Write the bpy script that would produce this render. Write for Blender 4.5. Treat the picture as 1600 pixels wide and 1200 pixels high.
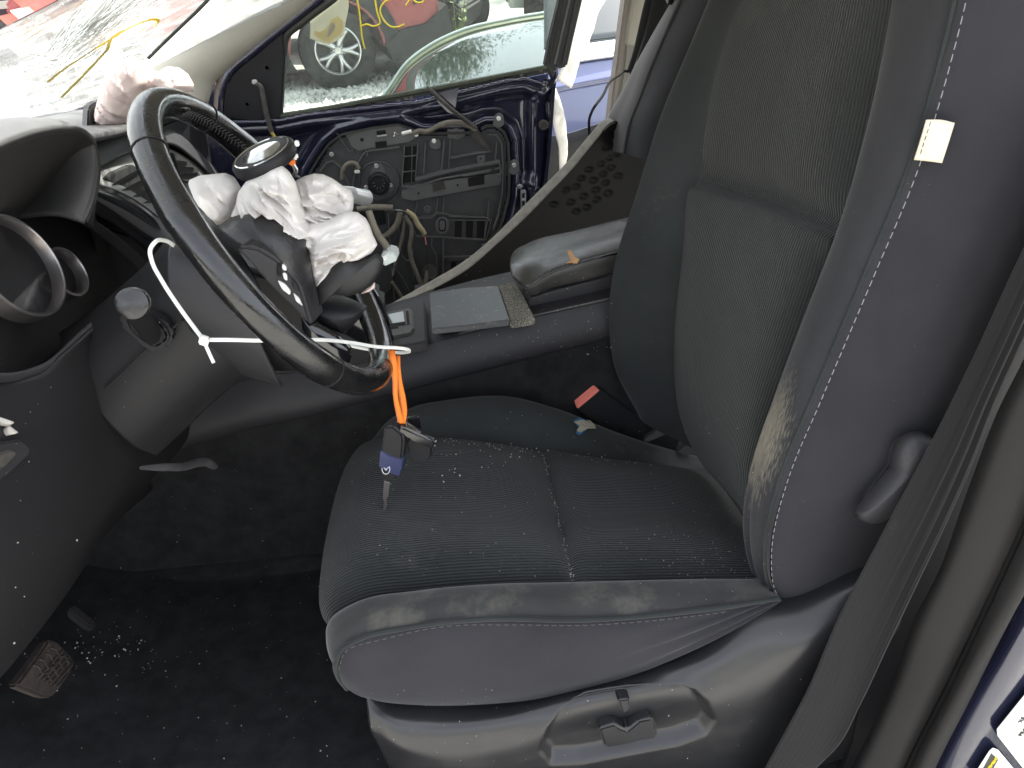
import bpy, bmesh, math, random
import numpy as np
from mathutils import Vector, Matrix, noise

SC = bpy.context.scene
for o in list(bpy.data.objects):
    bpy.data.objects.remove(o)

# ---------------------------------------------------------------- camera
CAM = np.array([.092, -.92, .98])
YAW, PIT, ROL = np.radians([6.3, 27.5, -1.55])
FPX = 1172.0                       # focal length in pixels of a 1600 px wide frame
FW = np.array([math.sin(YAW)*math.cos(PIT), math.cos(YAW)*math.cos(PIT), -math.sin(PIT)])
RT = np.cross(FW, [0, 0, 1]); RT /= np.linalg.norm(RT)
UP = np.cross(RT, FW)
_c, _s = math.cos(ROL), math.sin(ROL)
RT, UP = _c*RT + _s*UP, -_s*RT + _c*UP
cam_d = bpy.data.cameras.new('camera')
cam_d.sensor_width = 36.0
cam_d.lens = FPX*36.0/1600.0
cam_d.clip_start = 0.02
cam_d.clip_end = 500
cam = bpy.data.objects.new('camera', cam_d)
SC.collection.objects.link(cam)
M = Matrix.Identity(4)
for i in range(3):
    M[i][0] = RT[i]; M[i][1] = UP[i]; M[i][2] = -FW[i]; M[i][3] = CAM[i]
cam.matrix_world = M
SC.camera = cam

# ---------------------------------------------------------------- light
SUN = np.array([.30, .30, .90]); SUN /= np.linalg.norm(SUN)
world = bpy.data.worlds.new('World'); SC.world = world
world.use_nodes = True
wn = world.node_tree.nodes; wl = world.node_tree.links
sky = wn.new('ShaderNodeTexSky'); sky.sky_type = 'NISHITA'; sky.sun_disc = False
sky.sun_elevation = math.asin(SUN[2]); sky.sun_rotation = math.atan2(SUN[0], SUN[1])
sky.air_density = 1.0; sky.dust_density = 2.5; sky.ozone_density = 1.0
bg = wn['Background']; bg.inputs['Strength'].default_value = 0.13
haze_ = wn.new('ShaderNodeHueSaturation'); haze_.inputs['Saturation'].default_value = .30   # thin white overcast
wl.new(sky.outputs[0], haze_.inputs['Color']); wl.new(haze_.outputs[0], bg.inputs['Color'])
sun_d = bpy.data.lights.new('sun', 'SUN'); sun_d.energy = 3.6; sun_d.angle = math.radians(.6)
sun_d.color = (1.0, .95, .87)
sun = bpy.data.objects.new('sun', sun_d); SC.collection.objects.link(sun)
sun.rotation_euler = Vector(SUN).to_track_quat('Z', 'Y').to_euler()
vs = SC.view_settings
vs.view_transform = 'Standard'; vs.look = 'None'; vs.gamma = 1.0; vs.use_curve_mapping = False
vs.exposure = 2.6
SC.cycles.max_bounces = 8
SC.cycles.transparent_max_bounces = 16
SC.cycles.use_denoising = True
SC.cycles.caustics_reflective = False

# ---------------------------------------------------------------- helpers
def ray(px, py):
    return FW + RT*((px-800)/FPX) - UP*((py-600)/FPX)
def at(px, py, ax, val):
    d = ray(px, py)
    return CAM + d*((val-CAM[ax])/d[ax])
def PX(px, py, x): return at(px, py, 0, x)
def PY(px, py, y): return at(px, py, 1, y)
def PZ(px, py, z): return at(px, py, 2, z)
def PD(px, py, depth): return CAM + ray(px, py)*depth
def yy(pts, y=None):
    """list of (px,py[,Y]) -> 3d points on planes of constant Y"""
    return [PY(p[0], p[1], p[2] if len(p) > 2 else y) for p in pts]
V3 = lambda *a: np.array(a, float)

def new_mat(name):
    m = bpy.data.materials.new(name); m.use_nodes = True
    return m, m.node_tree.nodes, m.node_tree.links, m.node_tree.nodes['Principled BSDF']

def mat(name, col, rough=.5, metal=0, spec=.5, var=None, bump=None, bump2=None, coat=0,
        sheen=0, dust=None, ribs=None, rvar=0, speck=None, trans=0, sss=0):
    """procedural material. var=(scale, amount): value mottling; bump=(scale,strength);
    dust=(scale, lo, hi, colour, amount); ribs=(scale, strength); speck=(scale, thresh, colour)"""
    m, n, l, b = new_mat(name)
    col = tuple(col)
    tc = n.new('ShaderNodeTexCoord')
    src = None
    def nz(scale, detail=4, rough=.6):
        t = n.new('ShaderNodeTexNoise'); t.inputs['Scale'].default_value = scale
        t.inputs['Detail'].default_value = detail; t.inputs['Roughness'].default_value = rough
        l.new(tc.outputs['Object'], t.inputs['Vector']); return t
    def ramp(f, lo, hi, a=0., c=1.):
        r = n.new('ShaderNodeMapRange'); r.inputs['From Min'].default_value = lo
        r.inputs['From Max'].default_value = hi; r.inputs['To Min'].default_value = a
        r.inputs['To Max'].default_value = c; l.new(f, r.inputs['Value']); return r.outputs['Result']
    def mix(fac, c1, c2):
        x = n.new('ShaderNodeMix'); x.data_type = 'RGBA'
        l.new(fac, x.inputs['Factor'])
        for c, s in ((c1, 'A'), (c2, 'B')):
            i = [q for q in x.inputs if q.name == s and q.type == 'RGBA'][0]
            if isinstance(c, tuple): i.default_value = (*c[:3], 1)
            else: l.new(c, i)
        return [q for q in x.outputs if q.type == 'RGBA'][0]
    cur = col
    if var:
        f = ramp(nz(var[0]).outputs['Fac'], .3, .7)
        a = var[1]
        cur = mix(f, tuple(c*(1-a) for c in col), tuple(min(1, c*(1+a)) for c in col))
    if dust:
        ds = dust if isinstance(dust, list) else [dust]
        for d in ds:
            f = ramp(nz(d[0], 6, .7).outputs['Fac'], d[1], d[2], 0, d[4])
            cur = mix(f, cur, tuple(d[3]))
    if speck:
        t = n.new('ShaderNodeTexVoronoi'); t.inputs['Scale'].default_value = speck[0]
        l.new(tc.outputs['Object'], t.inputs['Vector'])
        f = ramp(t.outputs['Distance'], speck[1], speck[1]*.6)
        cur = mix(f, cur, tuple(speck[2]))
    if isinstance(cur, tuple): b.inputs['Base Color'].default_value = (*cur[:3], 1)
    else: l.new(cur, b.inputs['Base Color'])
    b.inputs['Roughness'].default_value = rough
    if rvar:
        l.new(ramp(nz(35, 5).outputs['Fac'], .35, .65, max(.03, rough-rvar), min(1, rough+rvar)), b.inputs['Roughness'])
    b.inputs['Metallic'].default_value = metal
    b.inputs['Specular IOR Level'].default_value = spec
    b.inputs['Coat Weight'].default_value = coat
    b.inputs['Coat Roughness'].default_value = .05
    b.inputs['Sheen Weight'].default_value = sheen
    b.inputs['Sheen Roughness'].default_value = .4
    if trans: b.inputs['Transmission Weight'].default_value = trans
    if sss:
        b.inputs['Subsurface Weight'].default_value = sss
        b.inputs['Subsurface Radius'].default_value = (.02, .02, .02)
    prev = None
    def addbump(h, strength, dist):
        nonlocal prev
        bp = n.new('ShaderNodeBump'); bp.inputs['Strength'].default_value = strength
        bp.inputs['Distance'].default_value = dist
        l.new(h, bp.inputs['Height'])
        if prev is not None: l.new(prev, bp.inputs['Normal'])
        prev = bp.outputs['Normal']
    if ribs:
        w = n.new('ShaderNodeTexWave'); w.wave_type = 'BANDS'; w.bands_direction = 'Y'
        w.inputs['Scale'].default_value = ribs[0]; w.inputs['Distortion'].default_value = .6
        w.inputs['Detail'].default_value = 1; w.inputs['Detail Scale'].default_value = .15
        uv = n.new('ShaderNodeUVMap'); l.new(uv.outputs['UV'], w.inputs['Vector'])
        addbump(w.outputs['Fac'], ribs[1], .002)
        # the colour also darkens in the valleys between ribs
        dk = n.new('ShaderNodeMix'); dk.data_type = 'RGBA'; dk.blend_type = 'MULTIPLY'
        l.new(ramp(w.outputs['Fac'], .0, .5, ribs[2], 0), dk.inputs['Factor'])
        A = [q for q in dk.inputs if q.type == 'RGBA']
        if isinstance(cur, tuple): A[0].default_value = (*cur[:3], 1)
        else: l.new(cur, A[0])
        A[1].default_value = (.25, .25, .25, 1)
        l.new([q for q in dk.outputs if q.type == 'RGBA'][0], b.inputs['Base Color'])
    if bump: addbump(nz(bump[0], 3).outputs['Fac'], bump[1], bump[2] if len(bump) > 2 else .001)
    if bump2: addbump(nz(bump2[0], 3).outputs['Fac'], bump2[1], bump2[2] if len(bump2) > 2 else .001)
    if prev is not None: l.new(prev, b.inputs['Normal'])
    return m

def cloth_mat(name, col, bumps=((500, .25, .0008),), thru=.5):
    """thin cloth or paper that lets light through"""
    m, n, l, b = new_mat(name)
    n.remove(b); out = n['Material Output']; tc = n.new('ShaderNodeTexCoord')
    prev = None
    for sc, st, di in bumps:
        t = n.new('ShaderNodeTexNoise'); t.inputs['Scale'].default_value = sc; t.inputs['Detail'].default_value = 3; t.inputs['Distortion'].default_value = .8
        l.new(tc.outputs['Object'], t.inputs['Vector'])
        bp = n.new('ShaderNodeBump'); bp.inputs['Strength'].default_value = st; bp.inputs['Distance'].default_value = di
        l.new(t.outputs['Fac'], bp.inputs['Height'])
        if prev is not None: l.new(prev, bp.inputs['Normal'])
        prev = bp.outputs['Normal']
    d = n.new('ShaderNodeBsdfDiffuse'); t2 = n.new('ShaderNodeBsdfTranslucent'); mx = n.new('ShaderNodeMixShader'); mx.inputs[0].default_value = thru
    for q in (d, t2): q.inputs['Color'].default_value = (*col, 1); l.new(prev, q.inputs['Normal'])
    l.new(d.outputs[0], mx.inputs[1]); l.new(t2.outputs[0], mx.inputs[2]); l.new(mx.outputs[0], out.inputs['Surface'])
    return m

def glass_mat(name, tint, film, filmcol, refl=.06, rough=.02, scale=20):
    """thin glass: clear transmission plus a film of dirt and a faint mirror"""
    m, n, l, b = new_mat(name)
    n.remove(b); out = n['Material Output']
    tr = n.new('ShaderNodeBsdfTransparent'); tr.inputs['Color'].default_value = (*tint, 1)
    df = n.new('ShaderNodeBsdfDiffuse'); df.inputs['Color'].default_value = (*filmcol, 1)
    tl = n.new('ShaderNodeBsdfTranslucent'); tl.inputs['Color'].default_value = (*filmcol, 1)
    ad = n.new('ShaderNodeMixShader'); ad.inputs[0].default_value = .5
    l.new(df.outputs[0], ad.inputs[1]); l.new(tl.outputs[0], ad.inputs[2])
    tc = n.new('ShaderNodeTexCoord'); t = n.new('ShaderNodeTexNoise'); t.inputs['Scale'].default_value = scale
    t.inputs['Detail'].default_value = 6
    l.new(tc.outputs['Object'], t.inputs['Vector'])
    mr = n.new('ShaderNodeMapRange'); mr.inputs['From Min'].default_value = .3; mr.inputs['From Max'].default_value = .75
    mr.inputs['To Min'].default_value = film*.5; mr.inputs['To Max'].default_value = min(1, film*1.6)
    l.new(t.outputs['Fac'], mr.inputs['Value'])
    mx = n.new('ShaderNodeMixShader'); l.new(mr.outputs['Result'], mx.inputs[0])
    l.new(tr.outputs[0], mx.inputs[1]); l.new(ad.outputs[0], mx.inputs[2])
    gl = n.new('ShaderNodeBsdfGlossy'); gl.inputs['Roughness'].default_value = rough
    m2 = n.new('ShaderNodeMixShader')
    fr = n.new('ShaderNodeFresnel'); fr.inputs['IOR'].default_value = 1.0 + refl*8
    l.new(fr.outputs[0], m2.inputs[0])
    l.new(mx.outputs[0], m2.inputs[1]); l.new(gl.outputs[0], m2.inputs[2])
    l.new(m2.outputs[0], out.inputs['Surface'])
    return m

ORG = {}     # object -> world origin used for its mesh
def tag(o, label=None, cat=None, group=None, kind=None):
    if label: o['label'] = label
    if cat: o['category'] = cat
    if group: o['group'] = group
    if kind: o['kind'] = kind
    return o
def thing(name, loc, label, cat, group=None, kind=None):
    o = bpy.data.objects.new(name, None); SC.collection.objects.link(o)
    o.empty_display_size = .05
    o.location = Vector(loc); ORG[o] = np.array(loc, float)
    return tag(o, label, cat, group, kind)
def link(name, me, m, parent, org):
    o = bpy.data.objects.new(name, me); SC.collection.objects.link(o)
    if m is not None and not me.materials: me.materials.append(m)
    if parent is not None:
        o.parent = parent; ORG[o] = ORG[parent]
    else:
        o.location = Vector(org); ORG[o] = np.array(org, float)
    return o
def mesh_obj(name, verts, faces, m, parent=None, smooth=True, uv=None, sharp=None):
    verts = np.asarray(verts, float)
    if parent is not None: org = ORG[parent]
    else:
        lo, hi = verts.min(0), verts.max(0); org = np.array([(lo[0]+hi[0])/2, (lo[1]+hi[1])/2, lo[2]])
    me = bpy.data.meshes.new(name)
    me.from_pydata([tuple(v) for v in (verts-org)], [], [tuple(f) for f in faces])
    if uv is not None:
        ul = me.uv_layers.new(name='UVMap')
        li = np.empty(len(me.loops), dtype=np.int32); me.loops.foreach_get('vertex_index', li)
        ul.data.foreach_set('uv', np.asarray(uv, np.float32)[li].ravel())
    me.validate()
    bm = bmesh.new(); bm.from_mesh(me); 
    bmesh.ops.recalc_face_normals(bm, faces=bm.faces) if uv is None else None
    bm.to_mesh(me); bm.free()
    if smooth:
        me.polygons.foreach_set('use_smooth', [True]*len(me.polygons))
        if sharp: me.set_sharp_from_angle(angle=math.radians(sharp))
    me.update()
    return link(name, me, m, parent, org)
def bm_obj(name, bm, m, parent=None, smooth=True, sharp=35):
    me = bpy.data.meshes.new(name)
    vs_ = np.array([v.co[:] for v in bm.verts])
    if parent is not None: org = ORG[parent]
    else:
        lo, hi = vs_.min(0), vs_.max(0); org = np.array([(lo[0]+hi[0])/2, (lo[1]+hi[1])/2, lo[2]])
    bmesh.ops.translate(bm, verts=bm.verts, vec=Vector(-org))
    bm.to_mesh(me); bm.free()
    if smooth:
        me.polygons.foreach_set('use_smooth', [True]*len(me.polygons))
        me.set_sharp_from_angle(angle=math.radians(sharp))
    return link(name, me, m, parent, org)

def spline(P, n):
    """smooth curve through points, n samples evenly spaced by chord"""
    P = np.asarray(P, float)
    if len(P) == 2: return P[0] + (P[1]-P[0])*np.linspace(0, 1, n)[:, None]
    d = np.maximum(np.linalg.norm(np.diff(P, axis=0), axis=1), 1e-6)
    t = np.concatenate([[0], np.cumsum(d)])
    sl = np.diff(P, axis=0)/d[:, None]
    m = np.empty_like(P); m[0] = sl[0]; m[-1] = sl[-1]
    w = d[1:]/(d[1:]+d[:-1])
    m[1:-1] = sl[:-1]*w[:, None] + sl[1:]*(1-w)[:, None]
    x = np.linspace(0, t[-1], n)
    k = np.clip(np.searchsorted(t, x, 'right')-1, 0, len(d)-1)
    h = d[k]; u = ((x-t[k])/h)[:, None]; h = h[:, None]
    return ((2*u**3-3*u**2+1)*P[k] + (u**3-2*u**2+u)*h*m[k] + (-2*u**3+3*u**2)*P[k+1] + (u**3-u**2)*h*m[k+1])
def lin(P, n):
    P = np.asarray(P, float); d = np.linalg.norm(np.diff(P, axis=0), axis=1)
    t = np.concatenate([[0], np.cumsum(d)]); x = np.linspace(0, t[-1], n)
    return np.stack([np.interp(x, t, P[:, i]) for i in range(3)], 1)
def patch(curves, ns, nt, linear=False):
    A = [spline(c, ns) for c in curves]
    A = np.stack(A, 0)                                   # k, ns, 3
    f = lin if linear else spline
    return np.stack([f(A[:, i], nt) for i in range(ns)], 1)   # nt, ns, 3
def normals(G):
    du = np.gradient(G, axis=1); dv = np.gradient(G, axis=0)
    N = np.cross(du, dv); N /= np.maximum(np.linalg.norm(N, axis=2, keepdims=True), 1e-12)
    s = np.sign(np.sum(N*(CAM-G)));  return N if s >= 0 else -N
def puffed(G, h, pu=True, pv=True, p=5.0):
    nt, ns = G.shape[:2]
    u = np.abs(np.linspace(-1, 1, ns)); v = np.abs(np.linspace(-1, 1, nt))
    fu = (1-u**p) if pu else np.ones(ns)
    fv = (1-v**p) if pv else np.ones(nt)
    return G + normals(G)*(h*fv[:, None]*fu[None, :])[..., None]
def wrinkle(G, amp, scale, seed=0, ridged=False):
    N = normals(G); out = G.copy()
    for i in range(G.shape[0]):
        for j in range(G.shape[1]):
            q = Vector(G[i, j]*scale) + Vector((seed*7.1, seed*3.3, 0))
            v = noise.fractal(q, 1.0, 2.0, 3)
            if ridged: v = 1-2*abs(v)
            out[i, j] += N[i, j]*amp*v
    return out
def grid_obj(name, G, m, parent=None, thick=0, sharp=None, offset=-1, closed=False):
    nt, ns = G.shape[:2]
    du = np.linalg.norm(np.diff(G, axis=1), axis=2); dv = np.linalg.norm(np.diff(G, axis=0), axis=2)
    U = np.concatenate([np.zeros((nt, 1)), np.cumsum(du, 1)], 1)
    Vv = np.concatenate([np.zeros((1, ns)), np.cumsum(dv, 0)], 0)
    # pin V to mean so ribs fan out smoothly with the cloth
    Vv = Vv*(np.mean(Vv[-1])/np.maximum(Vv[-1], 1e-6))[None, :]
    uv = np.stack([U, Vv], 2).reshape(-1, 2)
    idx = np.arange(nt*ns).reshape(nt, ns)
    a, b, c, d = idx[:-1, :-1], idx[:-1, 1:], idx[1:, 1:], idx[1:, :-1]
    F = np.stack([a, b, c, d], 2).reshape(-1, 4)
    N = np.cross(G[:-1, 1:]-G[:-1, :-1], G[1:, :-1]-G[:-1, :-1])
    if np.sum(N*(CAM-G[:-1, :-1])) < 0: F = F[:, ::-1]
    o = mesh_obj(name, G.reshape(-1, 3), F, m, parent, True, uv, sharp)
    if thick:
        s = o.modifiers.new('s', 'SOLIDIFY'); s.thickness = thick; s.offset = offset
    return o

def frames(P):
    P = np.asarray(P, float); T = np.gradient(P, axis=0)
    T /= np.maximum(np.linalg.norm(T, axis=1, keepdims=True), 1e-9)
    a = V3(0, 0, 1) if abs(T[0][2]) < .9 else V3(1, 0, 0)
    n_ = np.cross(T[0], a); n_ /= np.linalg.norm(n_); N = [n_]
    for i in range(1, len(P)):
        v = N[-1]-T[i]*np.dot(N[-1], T[i]); N.append(v/max(np.linalg.norm(v), 1e-9))
    N = np.array(N); return T, N, np.cross(T, N)
def tube_vf(P, r, k=10, flat=1.0, closed=False):
    P = np.asarray(P, float); n = len(P); T, N, B = frames(P)
    r = np.broadcast_to(np.asarray(r, float), (n,))
    th = np.linspace(0, 2*np.pi, k, endpoint=False)
    ring = P[:, None] + r[:, None, None]*(np.cos(th)[None, :, None]*N[:, None] + flat*np.sin(th)[None, :, None]*B[:, None])
    v = ring.reshape(-1, 3); f = []
    for i in range(n-1):
        for j in range(k):
            f.append((i*k+j, i*k+(j+1) % k, (i+1)*k+(j+1) % k, (i+1)*k+j))
    f.append(tuple(range(k))[::-1]); f.append(tuple((n-1)*k+j for j in range(k)))
    return v, f
def tube(name, pts, r, m, parent=None, k=10, n=None, flat=1.0, smooth_path=True):
    P = spline(pts, n or max(8, 6*len(pts))) if smooth_path and len(pts) > 2 else lin(pts, n or len(pts))
    if not np.isscalar(r): r = np.interp(np.linspace(0, 1, len(P)), np.linspace(0, 1, len(r)), r)
    v, f = tube_vf(P, r, k, flat)
    return mesh_obj(name, v, f, m, parent, True, sharp=50)
def ribbon(name, e0, e1, m, parent=None, n=40, nt=5, thick=.0015, bow=0):
    A, B = spline(e0, n), spline(e1, n)
    t = np.linspace(0, 1, nt)[:, None, None]
    G = A[None]*(1-t)+B[None]*t
    if bow: G = puffed(G, bow, pu=False, p=2)
    return grid_obj(name, G, m, parent, thick=thick)
def prism(name, front, vec, m, parent=None, bevel=.002, seg=2, scale_back=1.0, smooth=True):
    """solid: polygon 'front' (3d) swept along vec"""
    F = np.asarray(front, float); vec = np.asarray(vec, float)
    c = F.mean(0); Bk = c + (F-c)*scale_back + vec
    bm = bmesh.new()
    a = [bm.verts.new(p) for p in F]; b = [bm.verts.new(p) for p in Bk]; n = len(a)
    bm.faces.new(a); bm.faces.new(b[::-1])
    for i in range(n): bm.faces.new((a[i], b[i], b[(i+1) % n], a[(i+1) % n]))
    bmesh.ops.recalc_face_normals(bm, faces=bm.faces)
    if bevel:
        bmesh.ops.bevel(bm, geom=[e for e in bm.edges], offset=bevel, segments=seg, affect='EDGES', clamp_overlap=True)
    return bm_obj(name, bm, m, parent, smooth)
def plate(name, px, y, depth, m, parent=None, bevel=.002, seg=2):
    """plate whose front face lies at Y=y, depth metres thick going inboard"""
    return prism(name, yy(px, y), V3(0, depth, 0), m, parent, bevel, seg)
def box(name, c, size, m, parent=None, bevel=.002, rot=None, seg=2):
    bm = bmesh.new(); bmesh.ops.create_cube(bm, size=1)
    bmesh.ops.scale(bm, vec=Vector(size), verts=bm.verts)
    if bevel: bmesh.ops.bevel(bm, geom=list(bm.edges), offset=bevel, segments=seg, affect='EDGES', clamp_overlap=True)
    mt = Matrix.Translation(Vector(c))
    if rot is not None: mt = mt @ rot.to_4x4()
    bmesh.ops.transform(bm, matrix=mt, verts=bm.verts)
    return bm_obj(name, bm, m, parent)
def axes(n, hint=(0, 0, 1)):
    n = np.asarray(n, float); n = n/np.linalg.norm(n)
    h = np.asarray(hint, float)
    a = np.cross(h, n)
    if np.linalg.norm(a) < 1e-4: a = np.cross(V3(1, 0, 0), n)
    a /= np.linalg.norm(a); return a, np.cross(n, a), n
def lathe(name, prof, c, axis, m, parent=None, k=40, hint=(0, 0, 1), sharp=35):
    """prof: list of (radius, height along axis)"""
    a, b, n = axes(axis, hint); c = np.asarray(c, float)
    th = np.linspace(0, 2*np.pi, k, endpoint=False)
    v = []; f = []
    for r, h in prof:
        for t in th: v.append(c + n*h + (a*math.cos(t)+b*math.sin(t))*r)
    for i in range(len(prof)-1):
        for j in range(k): f.append((i*k+j, i*k+(j+1) % k, (i+1)*k+(j+1) % k, (i+1)*k+j))
    if prof[0][0] > 1e-6: f.append(tuple(range(k)))
    if prof[-1][0] > 1e-6: f.append(tuple((len(prof)-1)*k+j for j in range(k)))
    return mesh_obj(name, v, f, m, parent, True, sharp=sharp)
def dome(px, y, h, n=22, k=72, c=None, prof=.55, seed=0, fold=.0, fscale=40, back=.01, warp=.5, dirs=-1.0):
    """crumpled cushion seen face on: star shaped outline in pixels on plane Y=y, swelling h towards -Y. returns verts, faces"""
    B = lin([(*p, 0) for p in px+[px[0]]], k+1)[:-1, :2]
    c = np.mean(B, 0) if c is None else np.array(c, float)
    v = []; f = []
    def pt(q, rho, side):
        p = PY(q[0], q[1], y if np.isscalar(y) else y(q[0], q[1]))
        hh = h*max(0, 1-rho**2.2)**prof
        if side: return p + V3(0, back, 0)*(1-rho)
        d = -hh
        if fold:
            ca, sa = math.cos(dirs), math.sin(dirs)
            w = Vector(((-p[0]*sa+p[2]*ca)*fscale*1.35, (p[0]*ca+p[2]*sa)*fscale*.5, seed*5.3))
            lo = Vector((w[0]*.32, w[1]*.32, w[2]))
            n1, n2, n3 = noise.noise(lo), noise.noise(lo*1.9+Vector((5, 2, 1))), noise.noise(lo*.8+Vector((1, 8, 3)))
            r1 = abs(math.sin(w[0]*1.25+w[1]*.5+3.6*n1+seed))**.7-.55
            r2 = (abs(math.sin(w[0]*1.1-w[1]*2.0+4.2*n2+2*seed))**.7-.55)*max(0, min(1, .6+1.6*n3))
            r3 = (abs(math.sin(w[0]*3.1+w[1]*1.6+4.5*n2))**.8-.5)*max(0, min(1, .45-1.6*n3))
            wc = w + Vector((n2*2.2, n1*2.2, 0))
            r4 = (1-abs(noise.noise(wc*1.15)))**4*1.5-.7
            r5 = (1-abs(noise.noise(Vector((wc[0]*2.6, wc[1]*1.5, wc[2]+7)))))**4*1.2-.5
            d -= fold*(.75*r1+.6*r2+.3*r3+.5*r4+.25*r5)*min(1, (1-rho)*2.2)
        return p + V3(0, d, 0)
    v.append(pt(c, 0, 0))
    for i in range(1, n+1):
        rho = i/n
        for j in range(k): v.append(pt(c+(B[j]-c)*rho, rho, 0))
    for j in range(k): f.append((0, 1+j, 1+(j+1) % k))
    for i in range(n-1):
        o1, o2 = 1+i*k, 1+(i+1)*k
        for j in range(k): f.append((o1+j, o2+j, o2+(j+1) % k, o1+(j+1) % k))
    base = len(v); v.append(pt(c, 0, 1)); o2 = 1+(n-1)*k
    for j in range(k): f.append((base, o2+(j+1) % k, o2+j))
    return v, f
def join_vf(lst):
    V, F = [], []
    for v, f in lst:
        o = len(V); V += [tuple(x) for x in v]; F += [tuple(i+o for i in q) for q in f]
    return V, F
def text(name, s, c, right, up, size, m, parent, depth=.0004):
    cu = bpy.data.curves.new(name, 'FONT'); cu.body = s; cu.size = size; cu.extrude = depth
    cu.align_x = 'CENTER'; cu.align_y = 'CENTER'; cu.resolution_u = 2
    t = bpy.data.objects.new('tmp', cu); SC.collection.objects.link(t)
    dg = bpy.context.evaluated_depsgraph_get(); me = bpy.data.meshes.new_from_object(t.evaluated_get(dg))
    bpy.data.objects.remove(t)
    r = np.asarray(right, float); r /= np.linalg.norm(r); u = np.asarray(up, float); u -= r*np.dot(r, u); u /= np.linalg.norm(u)
    nn = np.cross(r, u); c = np.asarray(c)-ORG[parent]
    for vtx in me.vertices:
        x, y, z = vtx.co; vtx.co = Vector(c + r*x + u*y + nn*z)
    me.name = name
    return link(name, me, m, parent, None)
# ---------------------------------------------------------------- materials
DUST = (.36, .33, .27)
M_fab = mat('seat cloth', (.026, .029, .029), .92, spec=0.15, sheen=.14, var=(9, .18), bump=(900, .35, .0008),
            dust=(14, .62, .8, (.12, .115, .10), .35))
M_side = mat('seat side cloth', (.026, .0255, .0292), .9, spec=0.15, sheen=.14, var=(7, .15), bump=(700, .3, .0008))
M_rib = mat('ribbed seat cloth', (.0265, .029, .0278), .88, spec=0.2, sheen=.12, var=(6, .2), ribs=(78, .7, .7),
            bump=(800, .2, .0006), dust=(9, .6, .85, (.10, .098, .085), .4))
M_ribc = mat('ribbed cushion cloth', (.024, .0272, .0268), .88, spec=0.2, sheen=.12, var=(6, .25), ribs=(76, .8, .9),
             bump=(800, .2, .0006), dust=[(8, .58, .8, (.10, .098, .085), .4)])
M_fabdirty = mat('soiled seat cloth', (.038, .039, .038), .93, spec=0.15, sheen=.3, var=(10, .2), bump=(900, .35, .0008),
                 dust=[(11, .5, .75, (.17, .155, .125), .6)])
M_thread = mat('pale thread', (.24, .235, .25), .8)
M_thread_d = mat('grey thread', (.065, .063, .063), .8)
M_plas = mat('black moulded plastic', (.017, .017, .0185), .33, bump=(420, .25, .0005), rvar=.04,
             dust=(90, .74, .82, DUST, .2))
M_plas2 = mat('dark grey plastic', (.030, .029, .032), .55, spec=0.3, bump=(500, .3, .0005), dust=(60, .74, .8, DUST, .35))
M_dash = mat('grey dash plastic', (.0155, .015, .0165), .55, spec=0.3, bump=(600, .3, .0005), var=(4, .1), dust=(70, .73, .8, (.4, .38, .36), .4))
M_black = mat('black plastic', (.011, .011, .013), .5, spec=.3)
M_gloss = mat('gloss black trim', (.008, .008, .010), .12, coat=.5, dust=(80, .72, .8, DUST, .4))
M_leather = mat('worn black leather', (.0085, .0085, .009), .21, rvar=.12, bump=(160, .25, .0008), spec=.6,
                dust=(40, .64, .74, (.045, .045, .048), .6))
M_arm = mat('dusty leather', (.030, .030, .030), .42, rvar=.1, bump=(300, .3, .0006),
            dust=[(7, .45, .75, (.13, .12, .10), .55), (160, .66, .74, (.4, .36, .3), .6)])
M_dashtop = mat('sunlit dash skin', (.055, .054, .054), .5, bump=(600, .3, .0005), var=(4, .1), spec=.4)  # dash plastic made paler to stand for light through the windscreen
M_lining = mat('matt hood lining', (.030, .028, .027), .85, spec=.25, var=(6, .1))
M_carpet = mat('black carpet', (.019, .019, .0195), .97, spec=0.1, bump=(900, .6, .002), var=(30, .3))
M_trim = mat('warm grey pillar trim', (.0215, .0203, .0196), .62, spec=0.12, var=(5, .08), bump=(350, .25, .0005), dust=(90, .72, .78, DUST, .5))
M_cream = mat('cream headliner trim', (.50, .48, .41), .75, bump=(260, .4, .0008), var=(5, .05))
M_rubber = mat('rubber seal', (.030, .032, .028), .6, var=(20, .3))
M_blue = mat('blue car paint', (.019, .021, .044), .20, metal=.2, coat=.8, var=(3, .12), dust=(25, .62, .8, (.16, .15, .15), .35))
M_bluebody = mat('blue body paint', (.15, .17, .29), .25, metal=.25, coat=1)
M_mod = mat('door carrier plastic', (.055, .055, .057), .5, var=(12, .2), dust=[(20, .55, .8, (.13, .125, .115), .5)])
M_hole = mat('open slot', (.007, .007, .007), .9)
M_screw = mat('bright screw', (.72, .72, .70), .3, metal=.9)
M_conduit = mat('tan conduit tape', (.16, .145, .115), .8, var=(40, .25), bump=(250, .4, .001))
M_dconduit = mat('dirty black conduit', (.055, .05, .045), .7, var=(40, .3), bump=(300, .4, .001))
M_white = mat('white nylon', (.80, .80, .76), .4, sss=.05)
M_silver = mat('silver plastic', (.55, .56, .58), .3, metal=.6)
M_chrome = mat('bright metal', (.75, .75, .75), .16, metal=1)
M_bagw = mat('white airbag cloth', (.70, .67, .645), .85, bump=(500, .2, .0008), bump2=(40, .25, .004), var=(10, .05), dust=(16, .6, .8, (.70, .56, .50), .4))
M_bagp = mat('pink airbag cloth', (.74, .60, .56), .85, bump=(500, .25, .0008), var=(12, .15))
M_cloth_w = cloth_mat('white curtain cloth', (.86, .85, .80), ((60, .5, .004),))
M_orange = mat('orange strap', (.85, .20, .015), .6, bump=(500, .4, .0006))
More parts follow.
